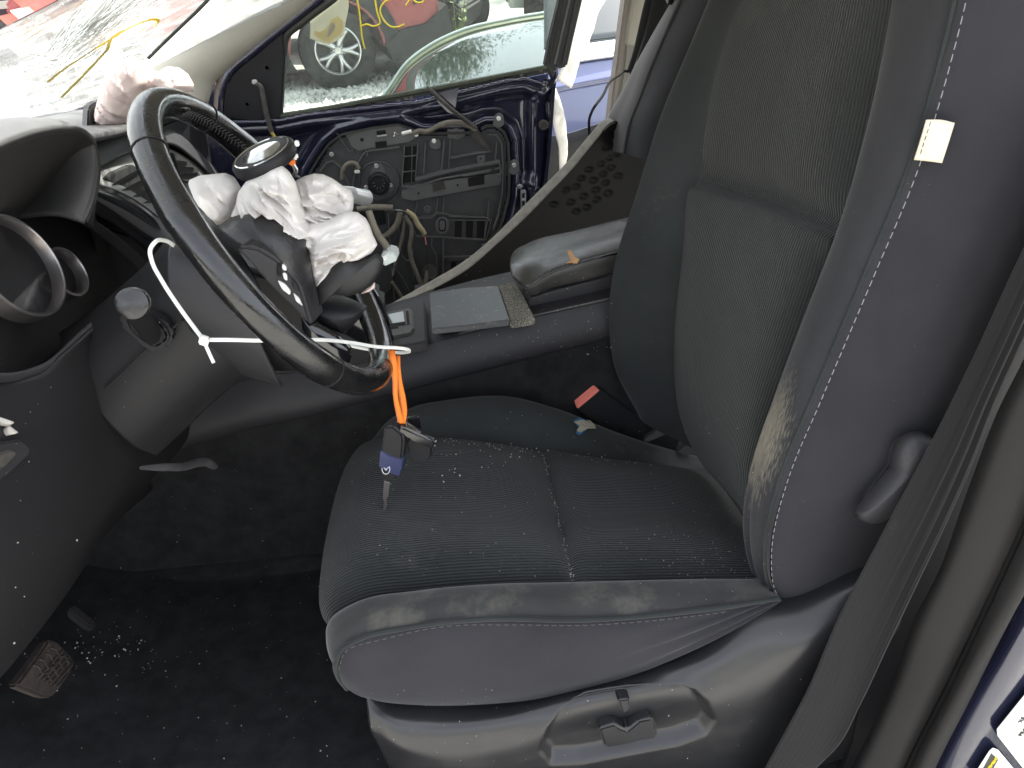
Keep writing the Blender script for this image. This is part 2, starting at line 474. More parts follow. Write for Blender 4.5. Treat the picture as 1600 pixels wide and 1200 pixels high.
M_belt = mat('black webbing', (.018, .0175, .0175), .75, spec=0.12, ribs=(60, .15, .12), bump=(800, .3, .0005), sheen=.15,
             dust=(14, .62, .8, (.12, .11, .09), .3))
M_red = mat('red button', (.78, .22, .17), .4, dust=(60, .6, .75, (.8, .55, .5), .5))
M_tag = mat('cream cloth tag', (.62, .56, .43), .85, bump=(700, .4, .0006), var=(20, .1))
M_tape = mat('blue tape', (.028, .034, .09), .3, coat=.3)
M_label = mat('white label', (.72, .71, .66), .4)
M_ink = mat('dark print', (.03, .03, .03), .5)
M_yel = mat('yellow print', (.80, .62, .03), .5)
M_paint_y = mat('yellow paint marker', (.85, .68, .05), .5)
M_crack = mat('crazed glass edge', (.85, .88, .85), .35, spec=.8)
M_crumb = mat('pale grit', (.38, .36, .32), .6, var=(60, .4))
M_win = glass_mat('tinted dusty door glass', (.70, .75, .72), .03, (.7, .72, .68), refl=.055, scale=60)
M_screen = glass_mat('crazed windscreen glass', (.94, .97, .96), .34, (.88, .90, .86), refl=.06, scale=25)

# ---------------------------------------------------------------- setting
GN = ((CAM+ray(537, 143)*7.25)[2]+.33)/((CAM+ray(537, 143)*7.25)[1]-.4)                                   # the ground climbs away from the car, which sits nose down and leaning
def gz(x, y): return -.33 + GN*(y-.4)
M_gravel = mat('white gravel', (.50, .49, .45), .85, var=(30, .45), bump=(45, 1.0, .05), speck=(55, .3, (.16, .15, .12)))
gx = np.linspace(-60, 60, 25); gy = np.linspace(-25, 95, 25)
G = np.array([[[x, y, gz(x, y)] for x in gx] for y in gy])
tag(grid_obj('ground', G, M_gravel), kind='structure')

# cabin floor, firewall, tunnel side: dark carpet
FL = [[V3(-.95, -.42, .45), V3(-.95, 1.12, .45)], [V3(-.80, -.42, .14), V3(-.80, 1.12, .14)], [V3(-.58, -.42, .02), V3(-.58, 1.12, .02)],
      [V3(.2, -.42, .0), V3(.2, 1.12, .0)], [V3(1.1, -.42, .0), V3(1.1, 1.12, .0)]]
tag(grid_obj('car_floor', wrinkle(patch(FL, 60, 60), .006, 6), M_carpet), kind='structure')
# unseen roof lining over both rows, windscreen header shaped to shade the seat
RF = [[V3(-.13, -.36, 1.10), V3(-.235, .15, 1.08), V3(-.235, .50, 1.06), V3(-.18, .82, 1.03), V3(-.10, 1.0, 1.00)], [V3(.12, -.38, 1.13), V3(.12, .38, 1.17), V3(.12, 1.0, 1.12)],
      [V3(.5, -.38, 1.24), V3(.5, .38, 1.28), V3(.5, 1.02, 1.22)], [V3(2.2, -.38, 1.24), V3(2.2, .38, 1.28), V3(2.2, 1.02, 1.22)]]
tag(grid_obj('roof', patch(RF, 30, 30), M_cream, thick=.03, offset=1), kind='structure')
# rear bulk of the cabin so that no sky shows between seats and far side (rear seat and rear quarter)
tag(prism('rear_cabin', [V3(1.9, -.40, .0), V3(1.9, -.40, 1.2), V3(2.1, -.40, 1.2), V3(2.1, -.40, 0)], V3(0, 1.5, 0), M_plas2, bevel=.02), kind='structure')

# far windscreen pillar, cream trim, lower end by the dash
ap = [yy([(196, 128), (228, 94), (262, 62), (298, 28), (332, -6), (400, -72)], 1.03),
      yy([(250, 150), (276, 112), (312, 74), (348, 36), (392, -4), (450, -60)], 1.01),
      yy([(314, 160), (326, 124), (348, 102), (400, 58), (466, 6), (520, -38)], 1.05),
      yy([(322, 160), (334, 126), (354, 106), (404, 63), (470, 12), (526, -34)], 1.10)]
tag(grid_obj('windscreen_pillar', puffed(patch(ap, 40, 16), .012, pu=False), M_cream, thick=.02), kind='structure')

# windscreen: bowed glass sheet
def wsx(y): return -.15*(1-((y-.36)/.68)**2)
def ws(u, y): 
    x = -.07 - .98*u + wsx(y)
    return V3(x, y, 1.012 - .98*u*.40 + .02*u*u)
wp = thing('windscreen', ws(.5, .4), 'shattered windscreen with white cracks and yellow marker strokes above the dash', 'windscreen')
G = np.array([[ws(u, y) for y in np.linspace(-.34, 1.06, 40)] for u in np.linspace(0, 1.0, 30)])
grid_obj('glass', G, M_screen, wp)
def ws_hit(px, py):
    d = ray(px, py); lo, hi = .5, 4.0
    def g(t):
        p = CAM+d*t; u = (-.07+wsx(p[1])-p[0])/.98
        return p[2]-(1.012-.98*u*.40+.02*u*u)
    ts = np.linspace(.5, 3.5, 60); gs = [g(t) for t in ts]
    for i in range(59):
        if gs[i] < 0 and gs[i+1] >= 0:
            a, b = ts[i], ts[i+1]
            for _ in range(30):
                c = (a+b)/2
                if g(c) < 0: a = c
                else: b = c
            return CAM+d*a - d/np.linalg.norm(d)*.003
    return None
rng = random.Random(4)
strips = []
def crack(x0, y0, x1, y1, w, jit=1.5):
    n = max(3, int(math.hypot(x1-x0, y1-y0)/14)); pts = []
    for i in range(n+1):
        t = i/n; p = ws_hit(x0+(x1-x0)*t+rng.uniform(-jit, jit), y0+(y1-y0)*t+rng.uniform(-jit, jit))
        if p is None: return
        pts.append(p)
    strips.append(tube_vf(pts, w, 4))
for i in range(190):                          # long splinters running up the glass from the blow
    a = math.radians(rng.gauss(-40, 9)); s0 = rng.uniform(2, 90); L = rng.uniform(30, 170)
    cx, cy = 92+rng.gauss(0, 16), 100+rng.gauss(0, 9)
    crack(cx+math.cos(a)*s0, cy+math.sin(a)*s0, cx+math.cos(a)*(s0+L), cy+math.sin(a)*(s0+L), rng.choice([.0003, .0005, .0009]))
for i in range(50):
    a = math.radians(rng.gauss(172, 14)); s0 = rng.uniform(0, 20); L = rng.uniform(15, 60)
    cx, cy = 102+rng.gauss(0, 8), 98+rng.gauss(0, 6)
    crack(cx+math.cos(a)*s0, cy+math.sin(a)*s0, cx+math.cos(a)*(s0+L), cy+math.sin(a)*(s0+L), rng.choice([.0003, .0006]))
for i in range(90):
    cx, cy = rng.uniform(60, 260), rng.uniform(0, 130)
    if abs(cy-(150-cx*.55)) > 50: continue
    a = rng.uniform(0, 6.3); L = rng.uniform(5, 16)
    crack(cx, cy, cx+math.cos(a)*L, cy+math.sin(a)*L, rng.choice([.0003, .0006]))
for i in range(26):                           # branching cracks toward the pillar
    cx, cy = rng.uniform(110, 210), rng.uniform(60, 135); a = math.radians(rng.uniform(-55, 10)); L = rng.uniform(20, 60)
    crack(cx, cy, cx+math.cos(a)*L, cy+math.sin(a)*L, .0005)
v, f = join_vf(strips)
tag(mesh_obj('crack', v, f, M_crack, wp), kind='stuff')
for pts in ([(96, 152), (130, 118), (165, 80), (195, 46), (222, 34), (248, 33), (243, 40)], [(75, 128), (100, 108), (130, 88), (165, 66), (200, 44)]):
    P = [ws_hit(*p) for p in pts]
    if all(p is not None for p in P): tube('marker_stroke', P, .0036, M_paint_y, wp, k=6, flat=.3)
# black edge of the glass along the pillar
tube('glass_edge', [ws_hit(x, y) for x, y in ((232, 90), (258, 64), (285, 38), (310, 14), (326, -3))], .004, M_rubber, wp, k=6)

# ---------------------------------------------------------------- driver seat
seat = thing('seat', (.28, -.01, .02), 'near black cloth driver seat with ribbed cushion and backrest panels, behind the steering wheel', 'car seat')
H = lambda p, dx=.045, dz=-.075: V3(p[0]+dx, p[1], p[2]+dz)
# cushion insert, front half and rear half
def curve(px, y, hid=True, **k):
    P = yy(px, y); return ([H(P[0], **k)] + P) if hid else P
cf = [curve([(579, 690), (612, 684), (690, 688), (770, 696), (849, 707)], .145),
      curve([(553, 742), (585, 722), (665, 716), (770, 722), (858, 742)], .07),
      curve([(528, 842), (556, 812), (650, 800), (770, 802), (873, 812)], -.045),
      curve([(518, 935), (548, 898), (655, 876), (775, 870), (887, 870)], -.155),
      curve([(519, 966), (562, 940), (660, 926), (780, 917), (896, 912)], -.20)]
G = puffed(patch(cf, 120, 70), .017, p=9)
cush = grid_obj('cushion', G, M_ribc, seat)
cr_ = [curve([(849, 707), (930, 715), (1010, 724), (1105, 735)], .145, False), curve([(858, 742), (940, 745), (1040, 752), (1135, 770)], .07, False),
       curve([(873, 812), (960, 810), (1060, 812), (1175, 830)], -.045, False), curve([(887, 870), (980, 868), (1080, 870), (1200, 878)], -.155, False),
       curve([(896, 912), (990, 909), (1090, 906), (1215, 903)], -.20, False)]
def roll2(G, h, w, at_end):
    s = np.linspace(0, 1, G.shape[1]); s = 1-s if at_end else s
    return G + normals(G)*(h*np.exp(-(s/w)**2)*(1-np.exp(-(s/.03)**2)))[None, :, None]
grid_obj('rear_cushion_panel', roll2(puffed(patch(cr_, 100, 70), .015, p=6), .006, .2, False), M_ribc, seat)
# far bolster
fb = [curve([(579, 690), (612, 684), (690, 688), (780, 697), (870, 709), (985, 722), (1108, 735)], .145),
      curve([(598, 660), (632, 648), (705, 640), (790, 640), (868, 655), (965, 690), (1100, 724)], .185),
      curve([(612, 650), (637, 634), (705, 619), (790, 614), (866, 632), (960, 669), (1095, 714)], .225)]
fb.append([p+V3(.0, .035, -.05) for p in fb[-1]]); fb.append([p+V3(0, .03, -.2) for p in fb[-2]])
grid_obj('bolster', puffed(patch(fb, 90, 40), .006, p=6), M_fab, seat)
# near bolster, its piping and the side panel below
nb3 = curve([(519, 966), (562, 940), (660, 926), (780, 917), (896, 912), (1040, 908), (1215, 903)], -.20)
pip = [(543, 1073, -.238), (527, 1050, -.252), (525, 1032, -.260), (534, 1012), (562, 995), (640, 977), (770, 964), (896, 966), (1033, 957), (1140, 944), (1215, 932)]
nb2 = yy(pip, -.262)
grid_obj('bolster', puffed(patch([nb3, nb2], 90, 24), .016, p=3), M_fabdirty, seat)
sb = yy([(543, 1073, -.238), (556, 1081, -.248), (575, 1090), (600, 1096), (660, 1102), (770, 1100), (896, 1086), (1040, 1034), (1130, 990), (1220, 936)], -.255)
G = puffed(patch([nb2, sb], 110, 40), .020, p=3)
# gathered cloth near the rear end
N = normals(G)
for i in range(G.shape[0]):
    for j in range(G.shape[1]):
        u = j/(G.shape[1]-1); v = i/(G.shape[0]-1)
        a = max(0, (u-.62)/.38)
        G[i, j] += N[i, j]*.005*a*math.sin(26*v+16*u)*math.sin(math.pi*v)
grid_obj('side_panel', G, M_side, seat)
tube('piping', spline(nb2, 80)+V3(0, -.004, .001), .0032, M_fab, seat, k=8, n=120)
def stitches(name, P, m, parent, L=.006, gap=.0035, r=.0006, off=V3(0, -.004, 0)):
    P = np.asarray(P); d = np.concatenate([[0], np.cumsum(np.linalg.norm(np.diff(P, axis=0), axis=1))])
    lst = []; s = 0
    f = lambda x: np.array([np.interp(x, d, P[:, i]) for i in range(3)])
    while s+L < d[-1]:
        lst.append(tube_vf([f(s)+off, f(s+L/2)+off*1.15, f(s+L)+off], r, 5)); s += L+gap
    v, q = join_vf(lst); o = mesh_obj(name, v, q, m, parent); tag(o, kind='stuff'); return o
stitches('stitching', spline(yy([(530, 1040), (540, 1012), (600, 992), (690, 973), (800, 970), (900, 971), (1033, 962), (1140, 949)], -.268), 160), M_thread_d, seat, off=V3(0, -.006, 0))

# backrest: ribbed insert in two pieces, bolsters, side panel
L1 = yy([(1092, 706), (1060, 620), (1055, 520), (1068, 400), (1092, 284)], .145)
Q1 = yy([(1112, 740), (1088, 665), (1085, 550), (1105, 420), (1140, 299)], .085)
M1 = yy([(1140, 772), (1124, 690), (1132, 570), (1160, 440), (1203, 318)], .0)
T1 = yy([(1160, 796), (1160, 712), (1180, 600), (1218, 475), (1265, 342)], -.09)
R1 = yy([(1176, 812), (1183, 733), (1218, 625), (1264, 500), (1315, 362)], -.15)
def roll(G, h, w, at_end):
    """padding rolls over beside a deep seam at one end of the panel"""
    s = np.linspace(0, 1, G.shape[1]); s = 1-s if at_end else s
    return G + normals(G)*(h*np.exp(-(s/w)**2)*(1-np.exp(-(s/.018)**2)))[None, :, None]
grid_obj('backrest', roll(puffed(patch([L1, Q1, M1, T1, R1], 140, 80), .018, p=7), .014, .16, True), M_rib, seat)
L2 = yy([(1092, 284), (1103, 200), (1118, 120), (1148, 30), (1195, -60)], .145)
Q2 = yy([(1140, 299), (1156, 205), (1175, 115), (1205, 20), (1240, -80)], .085)
M2 = yy([(1203, 318), (1222, 210), (1243, 110), (1268, 5), (1290, -100)], .0)
T2 = yy([(1265, 342), (1287, 230), (1310, 120), (1335, 5), (1350, -110)], -.09)
R2 = yy([(1315, 362), (1345, 245), (1370, 130), (1392, 10), (1408, -110)], -.15)
G = roll(puffed(patch([L2, Q2, M2, T2, R2], 100, 80), .015, p=4), -.010, .10, False)
grid_obj('backrest_upper_panel', G, M_rib, seat)
# far bolster of the backrest
SL = yy([(1000, 650), (955, 575), (943, 495), (954, 400), (985, 300), (1028, 165), (1072, 65), (1135, -70)], .245)
LL = yy([(1092, 706), (1060, 620), (1055, 520), (1068, 400), (1092, 284), (1103, 200), (1118, 120), (1148, 30), (1195, -60)], .145)
SB = [p+V3(.10, .02, 0) for p in SL]
grid_obj('bolster', puffed(patch([LL, SL, SB], 90, 40), .010, p=4), M_fab, seat)
# near bolster
RL = yy([(1200, 940), (1178, 880), (1171, 826), (1182, 732), (1218, 625), (1264, 500), (1315, 362), (1345, 245), (1370, 130), (1392, 10), (1408, -110)], -.155)
ST = [(1242, 966), (1210, 914), (1206, 858), (1232, 744), (1283, 622), (1364, 431), (1431, 270), (1487, 86), (1510, -10), (1525, -110)]
STP = yy(ST, -.25)
Gnb = puffed(patch([RL, STP], 120, 30), .022, p=2.6)
N = normals(Gnb)
for i in range(Gnb.shape[0]):                 # pulled folds beside the stitch, low on the bolster
    for j in range(Gnb.shape[1]):
        u = j/119; v = i/29
        a = math.exp(-((u-.14)/.16)**2)
        Gnb[i, j] += N[i, j]*.0035*a*math.sin(v*20+u*3)
M_bol = mat('backrest bolster cloth', (.034, .034, .037), .92, spec=0.15, sheen=.16, var=(9, .15), bump=(900, .35, .0008))
# pale rubbed patch low on the bolster: a stain with its own place on the cloth
nt_, lk_ = M_bol.node_tree.nodes, M_bol.node_tree.links
geo = nt_.new('ShaderNodeNewGeometry'); ds = nt_.new('ShaderNodeVectorMath'); ds.operation = 'DISTANCE'
wear = PY(1216, 690, -.20)
mp = nt_.new('ShaderNodeMapping'); mp.inputs['Location'].default_value = tuple(-wear); mp.vector_type = 'POINT'
sc_ = nt_.new('ShaderNodeVectorMath'); sc_.operation = 'MULTIPLY'; sc_.inputs[1].default_value = (14, 19, 8)
lk_.new(geo.outputs['Position'], mp.inputs['Vector']); lk_.new(mp.outputs['Vector'], sc_.inputs[0])
lk_.new(sc_.outputs['Vector'], ds.inputs[0]); ds.inputs[1].default_value = (0, 0, 0)
nz_ = nt_.new('ShaderNodeTexNoise'); nz_.inputs['Scale'].default_value = 45; nz_.inputs['Detail'].default_value = 5
ad_ = nt_.new('ShaderNodeMath'); ad_.operation = 'ADD'
lk_.new(ds.outputs['Value'], ad_.inputs[0]); lk_.new(nz_.outputs['Fac'], ad_.inputs[1])
mr_ = nt_.new('ShaderNodeMapRange'); mr_.inputs['From Min'].default_value = 1.25; mr_.inputs['From Max'].default_value = .55
mr_.inputs['To Min'].default_value = 0; mr_.inputs['To Max'].default_value = .6
lk_.new(ad_.outputs[0], mr_.inputs['Value'])
bs = nt_['Principled BSDF']; old = bs.inputs['Base Color'].links[0].from_socket
mx_ = nt_.new('ShaderNodeMix'); mx_.data_type = 'RGBA'
lk_.new(mr_.outputs['Result'], mx_.inputs['Factor'])
ii = [q for q in mx_.inputs if q.type == 'RGBA']; lk_.new(old, ii[0]); ii[1].default_value = (.42, .37, .27, 1)
lk_.new([q for q in mx_.outputs if q.type == 'RGBA'][0], bs.inputs['Base Color'])
grid_obj('bolster', Gnb, M_bol, seat)
RE = yy([(1255, 968), (1345, 925), (1405, 850), (1450, 770), (1500, 670), (1560, 540), (1640, 380), (1700, 230), (1740, 80), (1765, -40), (1780, -110)], -.245)
G = puffed(patch([STP, RE], 110, 40), .022, p=2.4)
grid_obj('side_panel', G, M_side, seat)
stitches('stitching', spline(yy(ST, -.25), 300), M_thread, seat, L=.0065, gap=.0035, r=.0005, off=V3(-.002, -.004, 0))
tube('piping', np.asarray(spline(STP, 160))+V3(-.006, .006, 0), .0022, M_fab, seat, k=6, n=160)
# back shell closing the backrest behind
BK = patch([RE, [p+V3(.02, .46, 0) for p in RE]], 40, 6)
grid_obj('back_shell', BK, M_plas2, seat)
# airbag tag sewn in the stitched seam
tg = [yy([(1448, 187), (1470, 187), (1492, 192)], -.262), yy([(1439, 219), (1461, 221), (1482, 224)], -.266), yy([(1429, 250), (1450, 252), (1472, 255)], -.264)]
tago = grid_obj('cloth_tag', patch(tg, 16, 16), M_tag, seat, thick=.0015)
stitches('tag_thread', lin(yy([(1453, 190), (1434, 250)], -.2655), 20), M_thread_d, tago, L=.004, gap=.002, r=.0004, off=V3(0, -.001, 0))
# recliner lever
lv = [(1391, 713), (1396, 696), (1406, 682), (1420, 674), (1436, 673), (1452, 679), (1458, 690), (1452, 712), (1430, 752), (1399, 793), (1366, 813), (1350, 815), (1336, 808), (1333, 799), (1350, 778), (1372, 752), (1390, 730)]
prism('lever_base', yy([(1412+(x-1406)*.72, 736+(y-730)*.80) for x, y in lv], -.285), V3(0, .03, 0), M_plas2, seat, bevel=.003, seg=2)
v, f = dome(lv, -.284, .022, 20, 80, c=(1410, 722), prof=.32, back=.012)
mesh_obj('recline_lever', v, f, M_plas2, seat)
# seat base trim with the recess for the power switches
cols = [[(572, 1088, -.235), (574, 1112, -.262), (577, 1135, -.272), (592, 1166, -.270), (615, 1215, -.26)],
        [(606, 1098, -.235), (610, 1125, -.280), (616, 1158, -.292), (628, 1185, -.290), (640, 1240, -.28)],
        [(670, 1102, -.235), (672, 1135, -.284), (678, 1172, -.296), (684, 1195, -.298), (690, 1250, -.29)],
        [(780, 1099, -.235), (786, 1125, -.288), (795, 1160, -.300), (800, 1190, -.302), (805, 1250, -.295)],
        [(900, 1080, -.235), (905, 1092, -.288), (910, 1110, -.300), (915, 1160, -.303), (920, 1250, -.298)],
        [(1034, 1036, -.235), (1037, 1054, -.285), (1040, 1076, -.300), (1045, 1150, -.303), (1050, 1240, -.298)],
        [(1100, 1000, -.235), (1108, 1032, -.285), (1118, 1070, -.300), (1132, 1140, -.303), (1144, 1220, -.298)],
        [(1180, 945, -.232), (1184, 985, -.280), (1190, 1030, -.298), (1210, 1120, -.302), (1225, 1210, -.298)],
        [(1232, 935, -.232), (1246, 960, -.280), (1262, 988, -.298), (1288, 1080, -.300), (1305, 1190, -.296)],
        [(1330, 890, -.235), (1338, 915, -.280), (1345, 945, -.296), (1370, 1040, -.298), (1390, 1150, -.295)],
        [(1440, 850, -.235), (1465, 880, -.270), (1490, 905, -.278), (1510, 990, -.280), (1520, 1090, -.280)]]
cols = [[(c[0][0], c[0][1]-9, c[0][2]-.012)]+c[1:] for c in cols]
rows = [[PY(*cols[j][i]) for j in range(len(cols))] for i in range(5)]
G = patch(rows, 200, 90)
poly = np.array([(846, 1172), (856, 1140), (880, 1106), (915, 1088), (960, 1080), (1020, 1074), (1062, 1072), (1088, 1080), (1106, 1100), (1116, 1126), (1100, 1148), (1060, 1163), (990, 1176), (910, 1192), (862, 1194)], float)
def proj(Pt):
    q = Pt-CAM; z = q@FW; return np.stack([800+FPX*(q@RT)/z, 600-FPX*(q@UP)/z], -1)
q = proj(G.reshape(-1, 3))
def sdf(q, poly):
    n = len(poly); d = np.full(len(q), 1e9); ins = np.zeros(len(q), bool)
    for i in range(n):
        a, b = poly[i], poly[(i+1) % n]; ab = b-a
        t = np.clip(((q-a)@ab)/(ab@ab), 0, 1); d = np.minimum(d, np.linalg.norm(q-a-t[:, None]*ab, axis=1))
        c = ((a[1] > q[:, 1]) != (b[1] > q[:, 1])) & (q[:, 0] < (b[0]-a[0])*(q[:, 1]-a[1])/(b[1]-a[1]+1e-9)+a[0])
        ins ^= c
    return np.where(ins, d, -d)
s = np.clip((sdf(q, poly)+3)/14, 0, 1).reshape(G.shape[:2]); s = s*s*(3-2*s)
G[..., 1] += .016*s
grid_obj('base_trim', G, M_plas, seat, thick=.003)
sw1 = [(935, 1139), (962, 1131), (970, 1138), (980, 1142), (990, 1134), (998, 1127), (1020, 1122), (1028, 1140), (1027, 1155), (1000, 1159), (982, 1164), (962, 1168), (945, 1170)]
prism('seat_switch', yy(sw1, -.306), V3(0, .02, 0), M_plas, seat, bevel=.0035, seg=3)
prism('recline_switch', yy([(965, 1094), (984, 1092), (986, 1106), (980, 1114), (972, 1114)], -.304), V3(0, .018, 0), M_plas, seat, bevel=.0025, seg=3)
box('seat_frame', (.26, .0, .13), (.50, .44, .16), M_black, seat, bevel=.01)
# buckle on its stalk, inner side
bA, bB, bC, bD = PY(893, 620, .292), PY(924, 595, .292), PY(938, 608, .266), PY(900, 640, .266)
ex = PY(978, 664, .278)-PY(920, 622, .278)
prism('buckle', [bA, bB, bC, bD], ex, M_black, seat, bevel=.003, seg=3, scale_back=1.0)
c = (bA+bB+bC+bD)/4; exn = ex/np.linalg.norm(ex)
prism('release_button', [c+(p-c)*.90-exn*.002 for p in (bA, bB, bC, bD)], exn*.006, M_red, seat, bevel=.0015)
prism('hinge_cover', yy([(1004, 688), (1035, 666), (1051, 675), (1010, 692)], .21), V3(.01, .03, -.01), M_mod, seat, bevel=.003)
prism('hinge_bracket', yy([(1056, 706), (1076, 690), (1090, 698), (1072, 716)], .20), V3(.01, .03, -.01), M_mod, seat, bevel=.003)
# ---------------------------------------------------------------- dashboard
dash = thing('dashboard', (-.45, .35, .3), 'dark grey dashboard with gauge hood, air vents and lower knee panel beneath the windscreen', 'dashboard')
# padded top running under the windscreen
DT = [[V3(-.40, -.42, .80), V3(-.36, .0, .825), V3(-.36, .35, .80), V3(-.40, .8, .775), V3(-.42, 1.08, .765)],
      [V3(-.60, -.42, .80), V3(-.60, .0, .82), V3(-.60, .35, .80), V3(-.60, .8, .775), V3(-.58, 1.08, .765)],
      [V3(-1.0, -.42, .64), V3(-1.2, .0, .64), V3(-1.25, .35, .64), V3(-1.2, .8, .64), V3(-1.0, 1.08, .64)]]
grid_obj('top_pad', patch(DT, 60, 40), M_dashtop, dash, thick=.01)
# hood over the gauges: lip, outer skin and inner wall
lipx = -.31
lip = [(-90, 330), (-60, 275), (-20, 245), (25, 224), (65, 211), (105, 206), (134, 212), (149, 230), (153, 252), (151, 290), (143, 322), (133, 345)]
L0 = [PX(*p, lipx) for p in lip]
L1_ = [p+V3(-.012, 0, .006) for p in L0]
L2_ = [p+V3(-.09, .03, .004) for p in L0]
L3_ = [p+V3(-.25, .06, -.02) for p in L0]
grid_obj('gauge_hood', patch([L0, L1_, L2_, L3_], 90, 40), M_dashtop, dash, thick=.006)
inn = [(-90, 470), (-60, 420), (-25, 385), (0, 360), (30, 342), (60, 330), (92, 325), (118, 330), (132, 342), (142, 358), (148, 374), (150, 392)]
I1 = [PX(*p, -.40) for p in inn]
Im = [(a+b)/2+V3(.0, .006, .004) for a, b in zip(L0, I1)]
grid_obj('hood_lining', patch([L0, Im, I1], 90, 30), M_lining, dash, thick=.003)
# dial plate with two rings
dn = V3(.93, -.12, .34)
dp = PX(60, 430, -.375)
prism('dial_plate', [PX(*p, -.40) for p in [(-120, 420), (-40, 345), (60, 318), (135, 335), (190, 385), (225, 420), (165, 480), (100, 540), (30, 590), (-60, 640), (-120, 600)]],
      V3(-.01, 0, 0), M_lining, dash, bevel=0)
for cpx, r in (((24, 419), .0600), ((98, 428), .0325)):
    c0 = PX(*cpx, -.365)
    lathe('gauge_ring', [(r-.0055, -.012), (r-.0045, .008), (r-.003, .010), (r, .009), (r+.001, -.012)], c0, dn, mat('ring %d' % cpx[0], (.30, .28, .28), .32, metal=.9), dash, k=64)
    lathe('gauge_face', [(0, -.006), (r-.004, -.006)], c0, dn, M_plas2, dash, k=48)
# cluster surround: sill line and curved gloss trim toward the centre
tube('cluster_sill', [PX(-30, 592, -.30), PX(40, 586, -.31), PX(75, 572, -.31), PX(125, 527, -.31), PX(165, 490, -.31), PX(215, 440, -.31), PX(255, 402, -.31)], .005, M_plas2, dash, k=8)
gt = [[PX(*p, -.33) for p in [(146, 284), (185, 298), (225, 320), (262, 352), (292, 388), (330, 430)]],
      [PX(*p, -.315) for p in [(142, 304), (178, 322), (214, 345), (248, 375), (280, 412), (315, 455)]],
      [PX(*p, -.325) for p in [(138, 328), (170, 346), (203, 368), (235, 397), (262, 430), (295, 470)]]]
grid_obj('gloss_trim', patch(gt, 60, 24), M_gloss, dash, thick=.006)
st_ = [[PX(*p, -.335) for p in [(134, 334), (165, 356), (200, 382), (224, 405), (236, 420)]],
       [PX(*p, -.345) for p in [(128, 350), (158, 370), (192, 398), (214, 418), (226, 432)]]]
grid_obj('lens_frame', patch(st_, 30, 6), M_plas2, dash, thick=.003)
# dark body of the dash behind the cluster and the wheel
prism('dash_body', [V3(-.42, -.42, .79), V3(-.42, 1.08, .76), V3(-.44, 1.08, .35), V3(-.44, -.42, .35)], V3(-.35, 0, 0), M_black, dash, bevel=.01)
# sloping vent panel with two louvred openings, and the low display hood above
vp = [[PX(*p, -.345) for p in [(140, 292), (178, 300), (222, 326), (262, 358), (300, 400)]],
      [PX(*p, -.365) for p in [(148, 272), (190, 268), (238, 290), (290, 318), (330, 350)]],
      [PX(*p, -.40) for p in [(152, 262), (205, 236), (262, 232), (306, 256), (345, 292)]]]
grid_obj('vent_panel', patch(vp, 50, 20), mat('vent panel', (.15, .15, .145), .42, bump=(500, .2, .0004)), dash, thick=.004)  # windscreen light on the vents is put into this pale colour
def louvre(ol, bars, x):
    fr = prism('vent', [PX(*p, x) for p in ol], V3(-.012, 0, 0), M_hole, dash, bevel=.001)
    for (a0, a1, b1, b0) in bars:
        prism('slat', [PX(*a0, x+.004), PX(*a1, x+.004), PX(*b1, x+.001), PX(*b0, x+.001)], V3(-.002, 0, -.002), M_dashtop, fr, bevel=.0005)
louvre([(164, 279), (184, 268), (208, 257), (222, 268), (240, 300), (246, 318), (232, 324), (206, 304)],
       [((176, 287), (216, 264), (219, 267), (180, 290)), ((190, 297), (228, 277), (231, 281), (195, 301)), ((206, 307), (237, 293), (239, 297), (211, 311)), ((221, 318), (243, 307), (244, 311), (226, 321))], -.352)
louvre([(270, 238), (286, 246), (306, 262), (314, 274), (300, 286), (284, 282)],
       [((276, 250), (292, 252), (293, 255), (277, 254)), ((279, 260), (302, 261), (304, 264), (281, 264)), ((282, 271), (309, 269), (309, 272), (283, 275))], -.362)
br = [[PX(*p, -.39) for p in [(148, 268), (178, 250), (205, 237), (240, 228), (268, 224), (304, 248), (336, 280)]],
      [PX(*p, -.41) for p in [(150, 220), (178, 210), (208, 210), (240, 207), (268, 207), (306, 236), (342, 276)]],
      [PX(*p, -.47) for p in [(150, 208), (178, 202), (208, 201), (240, 198), (268, 198), (308, 230), (345, 270)]]]
grid_obj('display_hood', patch(br, 50, 20), M_plas2, dash, thick=.004)
prism('dash_bracket', [PX(*p, -.44) for p in [(136, 203), (138, 170), (146, 161), (162, 158), (164, 166), (156, 178), (152, 204)]], V3(-.02, .03, 0), M_plas2, dash, bevel=.003)
# passenger side face: two panels with a recessed joint
def pface(px, x): return [PX(*p, x) for p in px]
prism('dash_face', pface([(250, 176), (290, 188), (293, 219), (262, 232), (245, 205)], -.475), V3(-.05, .02, -.02), M_dashtop, dash, bevel=.004)
prism('dash_face', pface([(262, 236), (294, 223), (334, 221), (420, 284), (470, 350), (430, 420), (360, 330), (300, 285)], -.47), V3(-.05, .02, -.02), M_dashtop, dash, bevel=.004)
prism('glovebox_lid', [V3(-.43, .60, .66), V3(-.43, 1.06, .64), V3(-.36, 1.06, .38), V3(-.36, .60, .40)], V3(-.05, 0, 0), M_dash, dash, bevel=.01)
# centre stack seen past the wheel, gloss black cheek
cs = [[PY(*p, .30) for p in [(560, 440), (578, 445), (592, 462), (604, 490), (613, 520), (617, 548)]],
      [PY(*p, .28) for p in [(520, 470), (552, 478), (572, 492), (590, 515), (600, 535), (606, 556)]],
      [PY(*p, .29) for p in [(470, 520), (510, 530), (540, 540), (560, 548), (580, 556), (598, 566)]]]
grid_obj('centre_stack', patch(cs, 40, 20), M_gloss, dash, thick=.01)
prism('stack_side', [V3(-.44, .285, .70), V3(-.16, .285, .58), V3(.0, .285, .47), V3(.0, .285, .40), V3(-.44, .285, .30)], V3(0, .23, 0), M_black, dash, bevel=.01)
